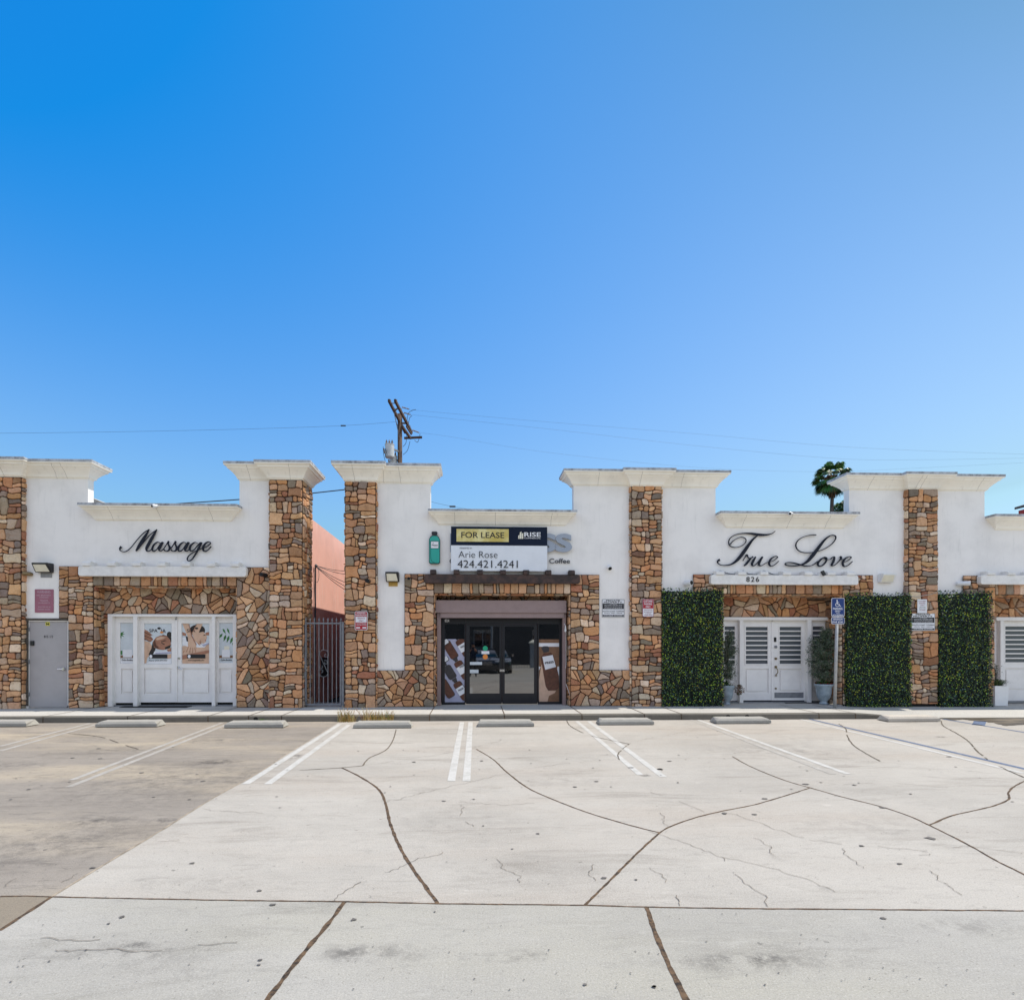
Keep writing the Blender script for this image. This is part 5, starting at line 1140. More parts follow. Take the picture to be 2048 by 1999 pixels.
# palms behind
def fan_palm(label, u, vtop, vbot, Y, R_, seed, hide_trunk=False):
    X = px(u, Y); zc = pz(u, (vtop+vbot)/2, Y); rng = random.Random(seed)
    t = thing('fan_palm', label, 'palm tree', (X, Y, 0), 'fan palms behind the roofs')
    top = Vector((X, Y, zc))
    mb = MB(); n = 12; mb.tube([(X+.12*math.sin(k*.6), Y, zc*k/n) for k in range(n+1)], [.24-.08*k/n for k in range(n+1)], 10); mb.build('trunk', M['palmtrunk'], t)
    mb = MB()
    for k in range(84):
        el = math.asin(-.80+1.78*(((k*37) % 84)+.5)/84); az = k*2.39996
        d = Vector((math.cos(az)*math.cos(el), math.sin(az)*math.cos(el), math.sin(el))); L = R_*rng.uniform(.50,.66)
        base = top+Vector((0,0,R_*.1)); hub = base+d*L+Vector((0,0,-L*.12)); mb.col = lin((120,118,70)); n_ = d.cross(Vector((0,0,1))).normalized()
        mb.add([base-n_*.02, base+n_*.02, hub+n_*.015, hub-n_*.015], [(0,1,2,3)])
        up = n_.cross(d); nb = 17; fr = R_*rng.uniform(.34,.44); sh_ = rng.choice([(62,98,52),(80,116,60),(50,80,54),(104,128,66)]); 
        for j in range(nb):
            a = (j/(nb-1)-.5)*3.5; b_ = (d*math.cos(a)+n_*math.sin(a)).normalized(); w_ = n_*math.cos(a)*.036*R_-d*math.sin(a)*.036*R_
            m_ = hub+b_*fr*.55+up*.02; e = hub+b_*fr*rng.uniform(.85,1.05)+Vector((0,0,-fr*.38)); mb.col = lin(tuple(v*rng.uniform(.8,1.25) for v in sh_))
            mb.add([hub, m_+w_, e, m_-w_], [(0,1,2,3)])
    mb.build('crown', M['leaf'], t, colattr=True)
    mb = MB()
    for k in range(420):
        az = rng.uniform(0,6.28); f = rng.random(); r1 = R_*(.50-.34*f)*rng.uniform(.5,1.1); z0_ = zc-R_*.05-R_*.85*f
        p0 = Vector((X+math.cos(az)*r1*.6, Y+math.sin(az)*r1*.6, z0_+.2*R_)); p1 = Vector((X+math.cos(az)*r1, Y+math.sin(az)*r1, z0_-.12*R_)); s_ = Vector((-math.sin(az), math.cos(az), 0))*.06*R_
        mb.col = lin(rng.choice([(104,76,56),(82,60,46),(128,98,74),(62,48,38)])); mb.add([p0-s_,p0+s_,p1], [(0,1,2)])
    mb.build('dead_fronds', M['dryleaf'], t, colattr=True)
fan_palm('tall fan palm with a brown skirt left of the tall cornice at right', 1664, 930, 985, 54, 2.05, 3)
fan_palm('small bushy fan palm low behind the parapet beside the tall palm trunk', 1677, 1008, 1030, 60, .85, 4); fan_palm('small fan palm crown touching the parapet wall at right', 1690, 1000, 1025, 58, .8, 6)

# weeds at the kerb
def weeds(label, u0, u1, v, seed, n, hmax, cols, name='dry_weeds'):
    rng = random.Random(seed); mb = MB()
    for k in range(n):
        g = gp(rng.uniform(u0, u1), v+rng.uniform(-1.5,1.5)); g.y = YK-rng.uniform(.02,.14); h = hmax*rng.uniform(.15,1)*(.35+.65*max(0, noise.noise(Vector((g.x*5, seed, 0)))+.5)); a = rng.uniform(0,6.28)
        d = Vector((math.cos(a), math.sin(a)*.6, 0))*h*rng.uniform(.15,.7); s_ = Vector((.004,0,0)); mb.col = lin(tuple(c_+rng.uniform(-12,12) for c_ in rng.choice(cols)))
        m_ = g+d*.45+Vector((0,0,h*.65)); e = g+d+Vector((0,0,h)); mb.add([g-s_,g+s_,m_+s_*.7,m_-s_*.7,e], [(0,1,2,3),(3,2,4)])
        if rng.random() < .5:
            for j in range(3): leafmesh(mb, m_.lerp(e, rng.random()), .022, rng, mb.col, None, .5)
    tag(mb.build(name, M['dryleaf'], colattr=True, loc=(gp((u0+u1)/2, v).x, YK-.08, 0)), label, 'weeds')
DRY = [(196,168,104),(172,140,80),(150,118,66),(120,124,60),(206,184,130)]
weeds('dry golden weeds at the kerb below the iron gate', 681, 712, 1441, 1, 120, .50, DRY); weeds('wider patch of dry weeds at the kerb below the reserved parking pillar', 728, 788, 1441, 2, 210, .46, DRY)
weeds('small green weed by the drain hole in the kerb', 526, 540, 1441, 3, 50, .1, [(96,128,48),(120,150,60)], 'green_weed'); weeds('bright green weed at the kerb behind a wheel stop at right', 1428, 1443, 1438, 4, 70, .13, [(120,160,50),(90,130,40)], 'green_weed')

#==GROUND==
# ================================================================== ground
def st(u, v, ru, rv, k):
    a = gp(u, v); b = gp(u+ru, v); c = gp(u, v-rv); d = gp(u, v+rv); return (a.x, a.y, abs(b.x-a.x), abs(c.y-d.y)/2, k)
def c3(*P): return [(x/2.787, 1380+y/2.787) for x, y in P]
def c4(*P): return [(600+x/2.439, 1380+y/2.439) for x, y in P]
def c5(*P): return [(1300+x/2.608, 1380+y/2.608) for x, y in P]
CONC = (0.405, 0.388, 0.35)
old_st = [st(330, 1560, 330, 62, .42), st(90, 1690, 260, 70, .5), st(620, 1500, 60, 14, .9), st(435, 1523, 60, 6, 1.4), st(240, 1500, 170, 10, .4), st(560, 1545, 90, 22, .6), st(200, 1640, 90, 16, .7), st(430, 1480, 130, 8, .5), st(20, 1530, 80, 12, .6), st(330, 1640, 60, 8, .8)]
mid_st = [st(250, 1905, 300, 34, .42), st(760, 1905, 150, 26, .5), st(1500, 1925, 300, 26, .5), st(1930, 1850, 200, 26, .4), st(1150, 1560, 120, 20, .22), st(1560, 1500, 240, 20, .3), st(900, 1650, 200, 30, .16), st(1750, 1650, 220, 36, .2), st(420, 1760, 200, 26, .22), st(1500, 1915, 110, 14, .9), st(690, 1905, 60, 22, .6), st(1035, 1910, 70, 18, .6), st(270, 1892, 40, 14, .9), st(360, 1945, 170, 20, .3), st(435, 1523, 55, 5, 1.3), st(400, 1510, 30, 4, .8), st(590, 1513, 16, 8, 1.2), st(1290, 1550, 14, 3, 1.4), st(1830, 1802, 14, 6, 1.0), st(1880, 1473, 20, 2, 1.5), st(1600, 1475, 90, 14, .25), st(90, 1700, 40, 14, .9), st(40, 1745, 60, 10, .5)]
M['slab'] = concrete('pale_concrete', (0.43, 0.395, 0.345), (0.20, 0.175, 0.145), (0.385, 0.335, 0.28), mid_st, 1.0, .6, rake=.5)
M['slabnear'] = concrete('grey_concrete', (0.385, 0.362, 0.322), (0.20, 0.185, 0.155), (0.36, 0.335, 0.275), mid_st, 1.0, .7, rake=.4)
M['slabold'] = concrete('stained_concrete', (0.285, 0.25, 0.21), (0.13, 0.11, 0.09), (0.47, 0.39, 0.28), old_st, 1.0, .7, rake=1.0)
M['slabtan'] = concrete('brown_concrete', (0.24, 0.20, 0.15), (0.16, 0.13, 0.10), None, (), .7)
M['walk'] = concrete('pavement_concrete', (0.49, 0.47, 0.425), (0.30, 0.27, 0.23), None, (), .3)
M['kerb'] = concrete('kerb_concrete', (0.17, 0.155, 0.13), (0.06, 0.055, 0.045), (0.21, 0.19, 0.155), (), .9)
M['stop'] = concrete('wheel_stop_concrete', (0.36, 0.345, 0.31), (0.18, 0.17, 0.145), None, (), .5)
M['asphalt'] = concrete('asphalt', (0.07, 0.07, 0.07), (0.04, 0.04, 0.04))
def ground_poly(mb, P, z, mi):
    mb.mi = mi; mb.add([(x, y, z) for x, y in P], [tuple(range(len(P)))])
def xy(u, v): p_ = gp(u, v); return (p_.x, p_.y)
j = c3((1830,215),(1600,355),(1450,455),(1190,600),(900,780),(600,960),(290,1150)); DG = [xy(*p_) for p_ in j]
J2 = c3((290,1150),(500,1155),(900,1163),(1300,1170),(1951,1178))+c4((670,1040),(1390,1048))+c5((0,1130),(500,1138),(1100,1142),(1951,1150)); J2W = [xy(*p_) for p_ in J2]
mb = MB(); zf = -12.0
e0 = (DG[0][0]+(DG[0][0]-DG[1][0])*3, 14.8)
far_r = (60, J2W[-1][1]-0.3)
ground_poly(mb, [e0, *DG, *J2W[1:], far_r, (60, 14.8)], 0, 0)
nl = c3((290,1150),(150,1240),(0,1338)); NL = [xy(*p_) for p_ in nl]; last = (NL[-1][0]+(NL[-1][0]-NL[-2][0])*4, NL[-1][1]+(NL[-1][1]-NL[-2][1])*4)
ground_poly(mb, [NL[0], NL[1], NL[2], last, (last[0], -30), (60, -30), far_r, *reversed(J2W[1:])], 0, 1)
lf2 = xy(0, 1380+1148/2.787); lf3 = (-60, lf2[1])
ground_poly(mb, [(-60, 14.8), lf3, lf2, NL[0], *reversed(DG[:-1]), e0], 0, 2)
ground_poly(mb, [lf3, (-60, -30), (last[0], -30), last, NL[2], NL[1], NL[0], lf2], 0, 3)
me_ = mb
lot = mb.build('parking_lot', [M['slab'], M['slabnear'], M['slabold'], M['slabtan']], loc=(0,0,0)); tag(lot, kind='structure')
bm = bmesh.new(); bm.from_mesh(lot.data); bmesh.ops.recalc_face_normals(bm, faces=bm.faces)
for f in bm.faces:
    if f.normal.z < 0: f.normal_flip()
bmesh.ops.triangulate(bm, faces=bm.faces); bm.to_mesh(lot.data); bm.free()
mb = MB(); mb.add([(-900,-900,-.03),(900,-900,-.03),(900,1500,-.03),(-900,1500,-.03)], [(0,1,2,3)]); tag(mb.build('ground', M['asphalt'], loc=(0,0,-.03)), kind='structure')

# pavement with kerb that runs down to a ramp on the right
def swz(x, front=True):
    a, b = px(1690, YK), px(1860, YK)
    t_ = min(1, max(0, (x-a)/(b-a))); t_ = t_*t_*(3-2*t_)
    return SW-(SW-.008)*t_ if front else SW-.035*t_
mb = MB(); xs = [px(-400, YK)+k*.35 for k in range(0, 130)]; o = None
ys = [YK, YK+.4, YK+.9, YK+1.3, YK+1.8, 14.6]
for x in xs:
    for i, y in enumerate(ys):
        f = min(1, (y-YK)/1.4); mb.v.append((x, y, swz(x, True)*(1-f)+swz(x, False)*f))
n = len(ys)
for i in range(len(xs)-1):
    for k in range(n-1): mb.face((i*n+k, (i+1)*n+k, (i+1)*n+k+1, i*n+k+1))
tag(mb.build('pavement', M['walk'], loc=(0,0,0)), kind='structure')
holes_u = (511.5, 1456, 1494)
mb = MB()
for i in range(len(xs)-1):
    a, b = xs[i], xs[i+1]; za, zb_ = swz(a), swz(b); r_ = .018
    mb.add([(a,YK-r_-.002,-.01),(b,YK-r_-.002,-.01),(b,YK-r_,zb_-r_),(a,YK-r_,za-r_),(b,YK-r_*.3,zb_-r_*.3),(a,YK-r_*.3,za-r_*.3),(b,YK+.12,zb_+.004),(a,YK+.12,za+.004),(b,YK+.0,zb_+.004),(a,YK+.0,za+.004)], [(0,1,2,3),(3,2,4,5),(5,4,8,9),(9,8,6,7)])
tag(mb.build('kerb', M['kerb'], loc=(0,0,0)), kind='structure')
M['joint'] = simple('joint_filler', (0.14, 0.085, 0.045), 0.95, var=0, vs=22, c2=(0.018, 0.014, 0.011), bmp=.8)
M['jointthin'] = simple('old_joint', (0.15, 0.12, 0.085), 0.95, var=0.3, vs=9)
M['edge'] = simple('pale_slab_edge', (0.42, 0.34, 0.25), 0.95, var=0.3, vs=9)
M['crack'] = simple('hairline_crack', (0.20, 0.165, 0.13), 0.95, var=0.2, vs=9)
mb = MB()
for u in (86, 255, 416, 497, 563, 859, 1009, 1164, 1289, 1363, 1638, 1711):
    X = px(u, YK-.02); z = swz(X); w_ = .010
    mb.add([(X-w_,YK-.0225,.002),(X+w_,YK-.0225,.002),(X+w_,YK-.0205,z-.01),(X-w_,YK-.0205,z-.01)], [(0,1,2,3)])
    mb.add([(X-w_,YK-.016,z+.007),(X+w_,YK-.016,z+.007),(X+w_+(X*.012),YK+1.7,swz(X,False)+.004),(X-w_+(X*.012),YK+1.7,swz(X,False)+.004)], [(0,1,2,3)])
tag(mb.build('pavement_joint', M['joint'], loc=(0,0,0)), kind='structure')
for u in holes_u:
    X = px(u, YK-.02); mb = MB(); mb.tube([(X, YK-.027, .068), (X, YK+.0, .068)], .045, 16); o_ = mb
    tag(mb.build('drain_hole', M['blackmatte']), {511.5: 'round drain hole in the kerb below the massage shop', 1456: 'left of two dark drain holes in the kerb below True Love', 1494: 'right of two dark drain holes in the kerb below True Love'}[u], 'drain hole')

def ribbon(mb, P, wid, z, rough=0.0, seed=0, step=.08, taper=False, gaps=0):
    P = [gp(u, v, 0) for u, v in P]; P = [Vector(p_) for p_ in catmull([tuple(p_) for p_ in P], 8)] if len(P) > 2 else P
    Q_ = [P[0]]
    for a, b in zip(P, P[1:]):
        k = max(1, int((b-a).length/step)); Q_ += [a.lerp(b, (i+1)/k) for i in range(k)]
    L, R_ = [], []
    for i, p_ in enumerate(Q_):
        d = (Q_[min(i+1, len(Q_)-1)]-Q_[max(i-1, 0)]); d.z = 0; d = d.normalized() if d.length > 1e-6 else Vector((0,1,0)); n_ = Vector((-d.y, d.x, 0))
        if rough: p_ = p_+n_*rough*(noise.noise(p_*9+Vector((seed,0,0)))+.6*noise.noise(p_*24+Vector((seed,0,0))))
        w_ = wid*.5*(1+.5*noise.noise(p_*11+Vector((0,seed,0)))+.22*noise.noise(p_*37+Vector((0,seed,0)))) if (rough or taper) else wid*.5
        L.append(p_+n_*w_); R_.append(p_-n_*w_)
    o = len(mb.v); n = len(Q_)
    for a, b in zip(L, R_): mb.v += [(a.x, a.y, z), (b.x, b.y, z)]
    for i in range(n-1):
        if gaps and noise.noise(Q_[i]*3.1+Vector((seed, seed, 0))) > gaps: continue
        mb.face((o+2*i+1, o+2*i+3, o+2*i+2, o+2*i))
mb = MB()
JL = [(nl, .026), (c3((0,1148),(150,1146),(290,1150)), .014), (J2, .014), (c3((1920,1180),(1830,1300),(1700,1455),(1600,1580),(1490,1725),(1420,1830)), .027),
 (c4((1690,1057),(1740,1200),(1800,1340),(1885,1510),(1930,1600)), .027), (c4((205,378),(290,420),(380,480),(415,545),(440,650),(480,750),(530,840),(600,940),(670,1037)), .026),
 (c4((860,287),(940,335),(1010,400),(1110,475),(1230,530),(1400,595),(1600,655),(1755,695)), .020), (c4((1390,1047),(1530,910),(1650,790),(1755,695))+c5((120,705),(250,660),(400,625),(550,595),(720,545),(830,510)), .018),
 (c5((430,345),(500,385),(600,430),(720,475),(850,512),(1000,555),(1200,605),(1350,655),(1460,705),(1650,800),(1800,885),(1951,960),(2050,1015)), .019), (c5((1460,702),(1570,655),(1700,625),(1800,600),(1870,568),(1870,535),(1895,505),(1951,475),(2020,445)), .018)]
for k, (P, w_) in enumerate(JL): ribbon(mb, P, w_, .0016+.0001*k, .0035, k, .03)
tag(mb.build('expansion_joints', M['joint'], loc=(0,0,0)), kind='structure')
mb = MB()
TL = [(c5((1520,160),(1530,185),(1600,225),(1660,265),(1710,320),(1780,375),(1850,410),(1951,455)), .022), (c5((985,175),(1020,200),(1030,240),(1060,285),(1120,325),(1200,370)), .02),
 (c4((470,185),(455,240),(420,290),(340,330),(305,368)), .018), (c4((1300,145),(1320,175),(1400,215),(1500,240),(1605,262)), .02), (c4((1605,262),(1570,290),(1550,315),(1557,338)), .018), (c3((380,240),(560,260),(680,300),(770,328)), .02), (c4((0,390),(200,378),(305,368)), .016)]
for k, (P, w_) in enumerate(TL): ribbon(mb, P, w_, .0038+.0001*k, .008, k+20, .05, gaps=.36)
tag(mb.build('worn_joints', M['jointthin'], loc=(0,0,0)), kind='structure')
mb = MB(); ribbon(mb, j, .014, .0036, .004, 3, .05); tag(mb.build('slab_edge', M['edge'], loc=(0,0,0)), kind='structure')
mb = MB()
CL = [c4((1605,262),(1700,235),(1951,190)), c4((415,548),(600,500),(800,455),(1010,405),(1200,370),(1500,340),(1951,330)), c4((305,368),(500,340),(780,295),(1000,240)), c3((770,328),(900,330),(1300,322)), c3((340,545),(650,505),(1000,480),(1450,455),(1900,432)),
 c5((400,355),(900,360),(1400,390),(1951,455)), c5((1000,490),(1250,485),(1600,515),(1870,565),(1951,575)), c5((0,735),(160,790),(330,855),(600,920),(850,1000),(1000,1070),(1100,1140)), c5((370,870),(480,990),(560,1050),(640,1130)), c5((0,925),(80,980),(120,1050),(165,1125)),
 c5((80,965),(170,1030),(220,1110)), c5((1440,850),(1435,910),(1480,960),(1530,1010),(1600,1050),(1740,1135)), c5((1440,850),(1540,840),(1580,820),(1700,820),(1951,850)), c5((390,640),(500,670),(800,770),(1000,800),(1300,825),(1450,840)), c4((165,1025),(270,950),(400,895),(520,850),(700,790)),
 c4((950,775),(960,830),(1000,880),(1050,900),(1050,940)), c4((790,560),(790,620),(850,665)), c4((1440,850),(1410,880),(1430,930)), c3((1130,665),(1200,672),(1550,685),(1700,665)), c3((215,1390),(600,1395),(900,1405),(1200,1412),(1670,1420)), c3((320,1443),(600,1450),(900,1458)), c3((880,845),(1000,838)), c5((0,530),(150,580),(290,635)), c5((60,640),(90,720),(140,770)), c5((1000,825),(1050,880),(1120,930)), c5((540,770),(600,800),(640,860)), c4((415,548),(530,500)), c4((780,545),(1000,560),(1200,545)), c3((0,1100),(130,1020),(210,975)), c3((200,1130),(330,1080),(440,1020))]
for k, P in enumerate(CL): ribbon(mb, P, .0042, .0046+.00004*k, .042, k+40, .03, gaps=.16)
tag(mb.build('surface_cracks', M['crack'], loc=(0,0,0)), kind='structure')
# gum spots and specks
mb = MB(); rng = random.Random(77); M['spot'] = simple('tar_spot', (0.15, 0.135, 0.12), 0.9, var=0.2, vs=20)
sp_ = [(c4(*[(x, y)])[0], r_) for x, y, r_ in ((702,541,.035),(1483,916,.035),(260,1120,.028),(1390,1437,.018),(1728,1447,.02),(1755,385,.06),(1445,445,.045),(1615,378,.06),(895,662,.02),(1160,700,.03),(1035,775,.02),(657,1082,.012),(886,345,.05),(1340,472,.04),(555,350,.05),(1640,925,.02))]
sp_ += [(c5(*[(x, y)])[0], r_) for x, y, r_ in ((1463,772,.07),(1300,906,.03),(1213,1190,.03),(545,648,.04),(390,643,.05),(20,1548,.02),(600,1538,.01),(815,490,.06),(597,566,.05),(1213,612,.05),(1105,813,.04),(1065,495,.05),(1890,582,.03),(295,1312,.01),(672,1476,.01),(1560,347,.06),(101,370,.05),(50,412,.07))]
sp_ += [(c3(*[(x, y)])[0], r_) for x, y, r_ in ((680,1265,.028),(1520,1197,.035),(605,1303,.015),(1450,1505,.018),(1443,1532,.014),(405,377,.05),(515,991,.03),(160,553,.04),(550,325,.06),(560,381,.05),(790,460,.05),(1130,507,.05),(525,1377,.01),(1070,965,.03),(1445,1118,.03),(1560,655,.02),(275,1512,.012),(480,1450,.012))]
for i, ((u, v), r_) in enumerate(sp_):
    g = gp(u, v); n = 11; r_ *= .62; a0 = rng.random()*6; mb.add([(g.x+r_*1.2*rng.uniform(.5,1.1)*math.cos(a0+6.283*k/n), g.y+r_*rng.uniform(.45,1.0)*math.sin(a0+6.283*k/n), .0058) for k in range(n)], [tuple(range(n))])
for k in range(420):
    u, v = rng.uniform(0,2048), 1290+rng.uniform(165, 700)**1; g = gp(u, v)
    r_ = rng.uniform(.002,.006) if v > 1600 else rng.uniform(.005,.02)
    n = 7; a0 = rng.random()*6; mb.add([(g.x+r_*rng.uniform(.5,1.3)*math.cos(a0+6.283*i/n), g.y+r_*rng.uniform(.5,1.0)*math.sin(a0+6.283*i/n), .0062) for i in range(n)], [tuple(range(n))])
tag(mb.build('gum_spots', M['spot'], loc=(0,0,0)), kind='stuff', label='dark gum spots and specks on the concrete', cat='specks')
# painted stall lines
def worn(name, c, under, lo, hi):
    m, n, b = newmat(name); b.inputs['Roughness'].default_value = 0.8; co = coords(n)
    f = nz(n, co, 5, 9, .75, lo, hi); f2 = nz(n, coords(n, (1,1,1)), 38, 4, .7, lo-.02, hi+.02)
    n.links.new(mix(n, mix(n, c, under, f), under, math_n(n, 'MULTIPLY', f2, .6)), b.inputs['Base Color']); return m
M['line'] = worn('worn_white_paint', (.52,.50,.465), CONC, .42, .64); M['linefaint'] = worn('very_worn_white_paint', (.44,.415,.375), (.33,.30,.26), .38, .58); M['lineblue'] = worn('worn_blue_paint', (.085,.12,.20), CONC, .56, .74)
def line(name, mat, z, *segs):
    mb = MB()
    for P, w_ in segs: ribbon(mb, P, w_, z, 0, 0, .1)
    tag(mb.build(name, M[mat], loc=(0,0,0)), kind='structure')
line('stall_line', 'linefaint', .0024, (c3((505,183),(0,312)), .08), (c3((545,188),(0,338)), .08), (c3((1240,180),(400,500)), .075), (c3((1275,186),(380,540)), .08))
line('stall_line', 'line', .0025, (c3((1895,188),(1368,523)), .09), (c3((1945,193),(1492,523)), .09))
line('stall_line', 'line', .0026, (c4((790,155),(738,443)), .095), (c4((832,155),(812,443)), .095), (c4((1350,150),(1660,412)), .08), (c4((1408,150),(1773,422)), .09), (c5((240,150),(1035,437)), .085))
line('stall_line', 'linefaint', .0027, (c5((205,150),(955,437)), .085))
line('stall_line', 'line', .0028, (c5((770,147),(1951,433)), .085))
line('stall_line', 'lineblue', .0032, (c5((815,146),(1951,409),(2200,468)), .085), (c5((1530,150),(1951,219),(2200,262)), .08), (c5((1738,132),(1712,182)), .2))
# wet patch
def wetmat():
    m, n, b = newmat('wet_concrete'); co = coords(n, (.5, 1.6, 1)); f = nz(n, co, 2.2, 7, .65, .42, .6)
    n.links.new(mix(n, (.055,.042,.028), (.15,.12,.085), f), b.inputs['Base Color']); b.inputs['Specular IOR Level'].default_value = .5
    r_ = n.nodes.new('ShaderNodeMapRange'); r_.inputs[3].default_value = .38; r_.inputs[4].default_value = .7; n.links.new(f, r_.inputs[0]); n.links.new(r_.outputs[0], b.inputs['Roughness']); return m
M['wet'] = wetmat()
mb = MB()
for P in ([(1880,1435),(1900,1430),(1930,1427.5),(1990,1427),(2048,1425),(2120,1426),(2120,1453),(2048,1449),(2010,1451),(1985,1445),(1950,1441),(1925,1438),(1900,1440)], [(1790,1421),(1830,1418.5),(1860,1420),(1870,1423),(1830,1424),(1800,1423.5)]):
    rp = []; 
    for i in range(len(P)):
        a, b = P[i], P[(i+1) % len(P)]
        for k in range(5): t_ = k/5; rp.append((a[0]+(b[0]-a[0])*t_+rng.uniform(-5,5), a[1]+(b[1]-a[1])*t_+rng.uniform(-.6,.6)))
    g = [gp(u, v) for u, v in rp]; mb.add([(q_.x, q_.y, .0090 if P[0][0] > 1800 else swz(q_.x)+.004) for q_ in g], [tuple(range(len(g)))])
tag(mb.build('puddle', M['wet'], loc=(0,0,0)), kind='structure')
# wheel stops
def wheel_stop(label, u0, u1, vb, m_='stop'):
    a, b = gp(u0, vb), gp(u1, vb); L = (b.x-a.x); c = Vector(((a.x+b.x)/2, a.y+.08, 0))
    mb = MB(); rs = []; rng = random.Random(int(u1)); n = 10
    for k in range(n+1):
        f = k/n-.5; e = 0.06 if k in (0, n) else 0; x = c.x+L*f
        def jit(): return rng.uniform(-.003,.003)
        ex = e if k == 0 else -e if k == n else 0
        rs.append([(x, c.y+.27, .012), (x+ex, c.y+.22, .118+jit()), (x+ex, c.y-.045, .112+jit()), (x, c.y-.075, .07+jit()), (x, c.y-.08, .012)])
    mb.rings(rs); return tag(mb.build('wheel_stop', M[m_], bevel=.003), label, 'wheel stop', 'concrete wheel stops along the kerb')
for u0, u1, vb, lb in ((-70, 49, 1454, 'weathered concrete wheel stop cut by the left edge of the photo'), (190, 311, 1454.5, 'weathered concrete wheel stop below the left white door of the massage shop'), (448, 565, 1456, 'weathered concrete wheel stop in front of the kerb drain hole left of the gate'), (706, 822, 1456.5, 'weathered concrete wheel stop in front of the wide dry weeds'), (955, 1069, 1453.5, 'weathered concrete wheel stop below the dark glass doors'), (1199, 1310, 1450, 'weathered concrete wheel stop below the customer parking pillar'), (1433, 1545, 1447.5, 'weathered concrete wheel stop with chipped corners below the white barred doors')):
    wheel_stop(lb, u0, u1, vb)
M['stop2'] = concrete('newer_stop_concrete', (0.52, 0.47, 0.40), (0.3, 0.27, 0.22), None, (), .3)
wheel_stop('clean pale wheel stop at the right where the kerb runs out', 1777, 1885, 1443.5, 'stop2')
# door mats
def mat_(label, P, z):
    g = [gp(u, v, z) for u, v in P]; mb = MB(); mb.rings([[(q_.x, q_.y, z) for q_ in reversed(g)], [(q_.x, q_.y, z+.012) for q_ in reversed(g)]][::1]); o_ = mb.build('door_mat', M['rubber'])
    bm = bmesh.new(); bm.from_mesh(o_.data); bmesh.ops.recalc_face_normals(bm, faces=bm.faces); bm.to_mesh(o_.data); bm.free(); tag(o_, label, 'door mat')
mat_('black rubber mat in front of the massage shop doors', [(238,1414.5),(272,1407.5),(402,1407.5),(372,1414.8)], SW+.001); mat_('black rubber mat in front of the white barred doors', [(1556,1401.5),(1625,1401.5),(1646,1404.8),(1572,1406)], SW+.001)

#==BACK==
# ================================================================== utility pole and wires
YPo = 27.0; pxo = px(799.8, YPo); ztop = pz(800, 838, YPo)
up = thing('utility_pole', 'wooden utility pole with double crossarms and transformers rising behind the roofs', 'utility pole', (pxo, YPo, 0))
mb = MB(); mb.tube([(pxo, YPo, 0), (pxo, YPo, 6), (pxo, YPo, ztop+.25)], [.15, .125, .11], 14); mb.build('pole', M['bark'], up, smooth=True)
za = ztop-.1
def at2(u, v, z):  # point seen at (u, v) at height z
    zc = F*(z-EYE)/(HY-v); xc = (u-CX)/F*zc; return Vector((xc*CS+zc*SN, -xc*SN+zc*CS, z))
def bar(mb, a, b, w_, h_):
    a, b = Vector(a), Vector(b); d = (b-a).normalized(); s_ = d.cross(Vector((0,0,1))).normalized()*w_/2; h2 = Vector((0,0,h_/2))
    mb.rings([[p_-s_-h2, p_+s_-h2, p_+s_+h2, p_-s_+h2] for p_ in (a, b)])
A1, A2 = at2(777.7, 800.5, za), at2(810.5, 864.7, za); B1, B2 = at2(790, 800.5, za), at2(823.5, 864.7, za)
for a, b in ((A1, A2), (B1, B2)):
    mb = MB(); bar(mb, a, b, .1, .13); mb.build('crossarm', M['bark'], up, bevel=.004)
z2 = za-1.2; C1, C2 = at2(804, 852, z2), at2(821, 876, z2)
mb = MB(); bar(mb, C1, C2, .09, .11); bar(mb, C1+Vector((.2,0,0)), C2+Vector((.1,-.5,0)), .06, .08); bar(mb, C2-Vector((.3,0,0)), C2+Vector((.55,0,.05)), .09, .09); mb.build('crossarm', M['bark'], up, bevel=.004)
mb = MB(); bar(mb, A1.lerp(A2, .25), (pxo, YPo, za-.9), .03, .03); bar(mb, A1.lerp(A2, .8), (pxo, YPo, za-.9), .03, .03); bar(mb, B1.lerp(B2,.08), A1.lerp(A2,.08), .03, .03); bar(mb, A1.lerp(A2,.3), B1.lerp(B2,.2), .05, .05); bar(mb, B1.lerp(B2,.68), A1.lerp(A2,.68), .12, .06)
for f in (.1,.35,.5,.62,.75,.9):
    for p0, p1 in ((A1, A2), (B1, B2)): p_ = p0.lerp(p1, f); mb.tube([p_, p_+Vector((0,0,.2))], .018, 6)
mb.build('brace', M['steel'], up)
def trans(u0, u1, v0, v1, Y):
    uc = (u0+u1)/2; X = px(uc, Y); z1, z0 = pz(uc, v0, Y), pz(uc, v1, Y); r_ = (px(u1, Y)-px(u0, Y))/2
    mb = MB(); mb.lathe((X, Y, z0), [(r_*.9,0),(r_,.03),(r_,(z1-z0)*.9),(r_*1.05,(z1-z0)*.91),(r_*1.05,(z1-z0)*.95),(r_*.5,z1-z0)], 20); o_ = mb.build('transformer', M['tin'], up, smooth=False)
    mb = MB()
    for k, dx in enumerate((-.6, 0, .6)): mb.lathe((X+dx*r_, Y-.1, z1-.02), [(.03,0),(.05,.03),(.03,.06),(.05,.09),(.03,.12),(.015,.18)], 8)
    mb.tube([(X-r_*1.02, Y-.1, z0+(z1-z0)*.25), (X-r_*1.15, Y-.12, z0+(z1-z0)*.6)], .03, 8); mb.build('bushing', M['porcelain'], o_)
    mb = MB(); bar(mb, (X+r_*.9, Y, z0+(z1-z0)*.6), (pxo, YPo, z0+(z1-z0)*.6), .06, .08); mb.build('bracket', M['steel'], o_)
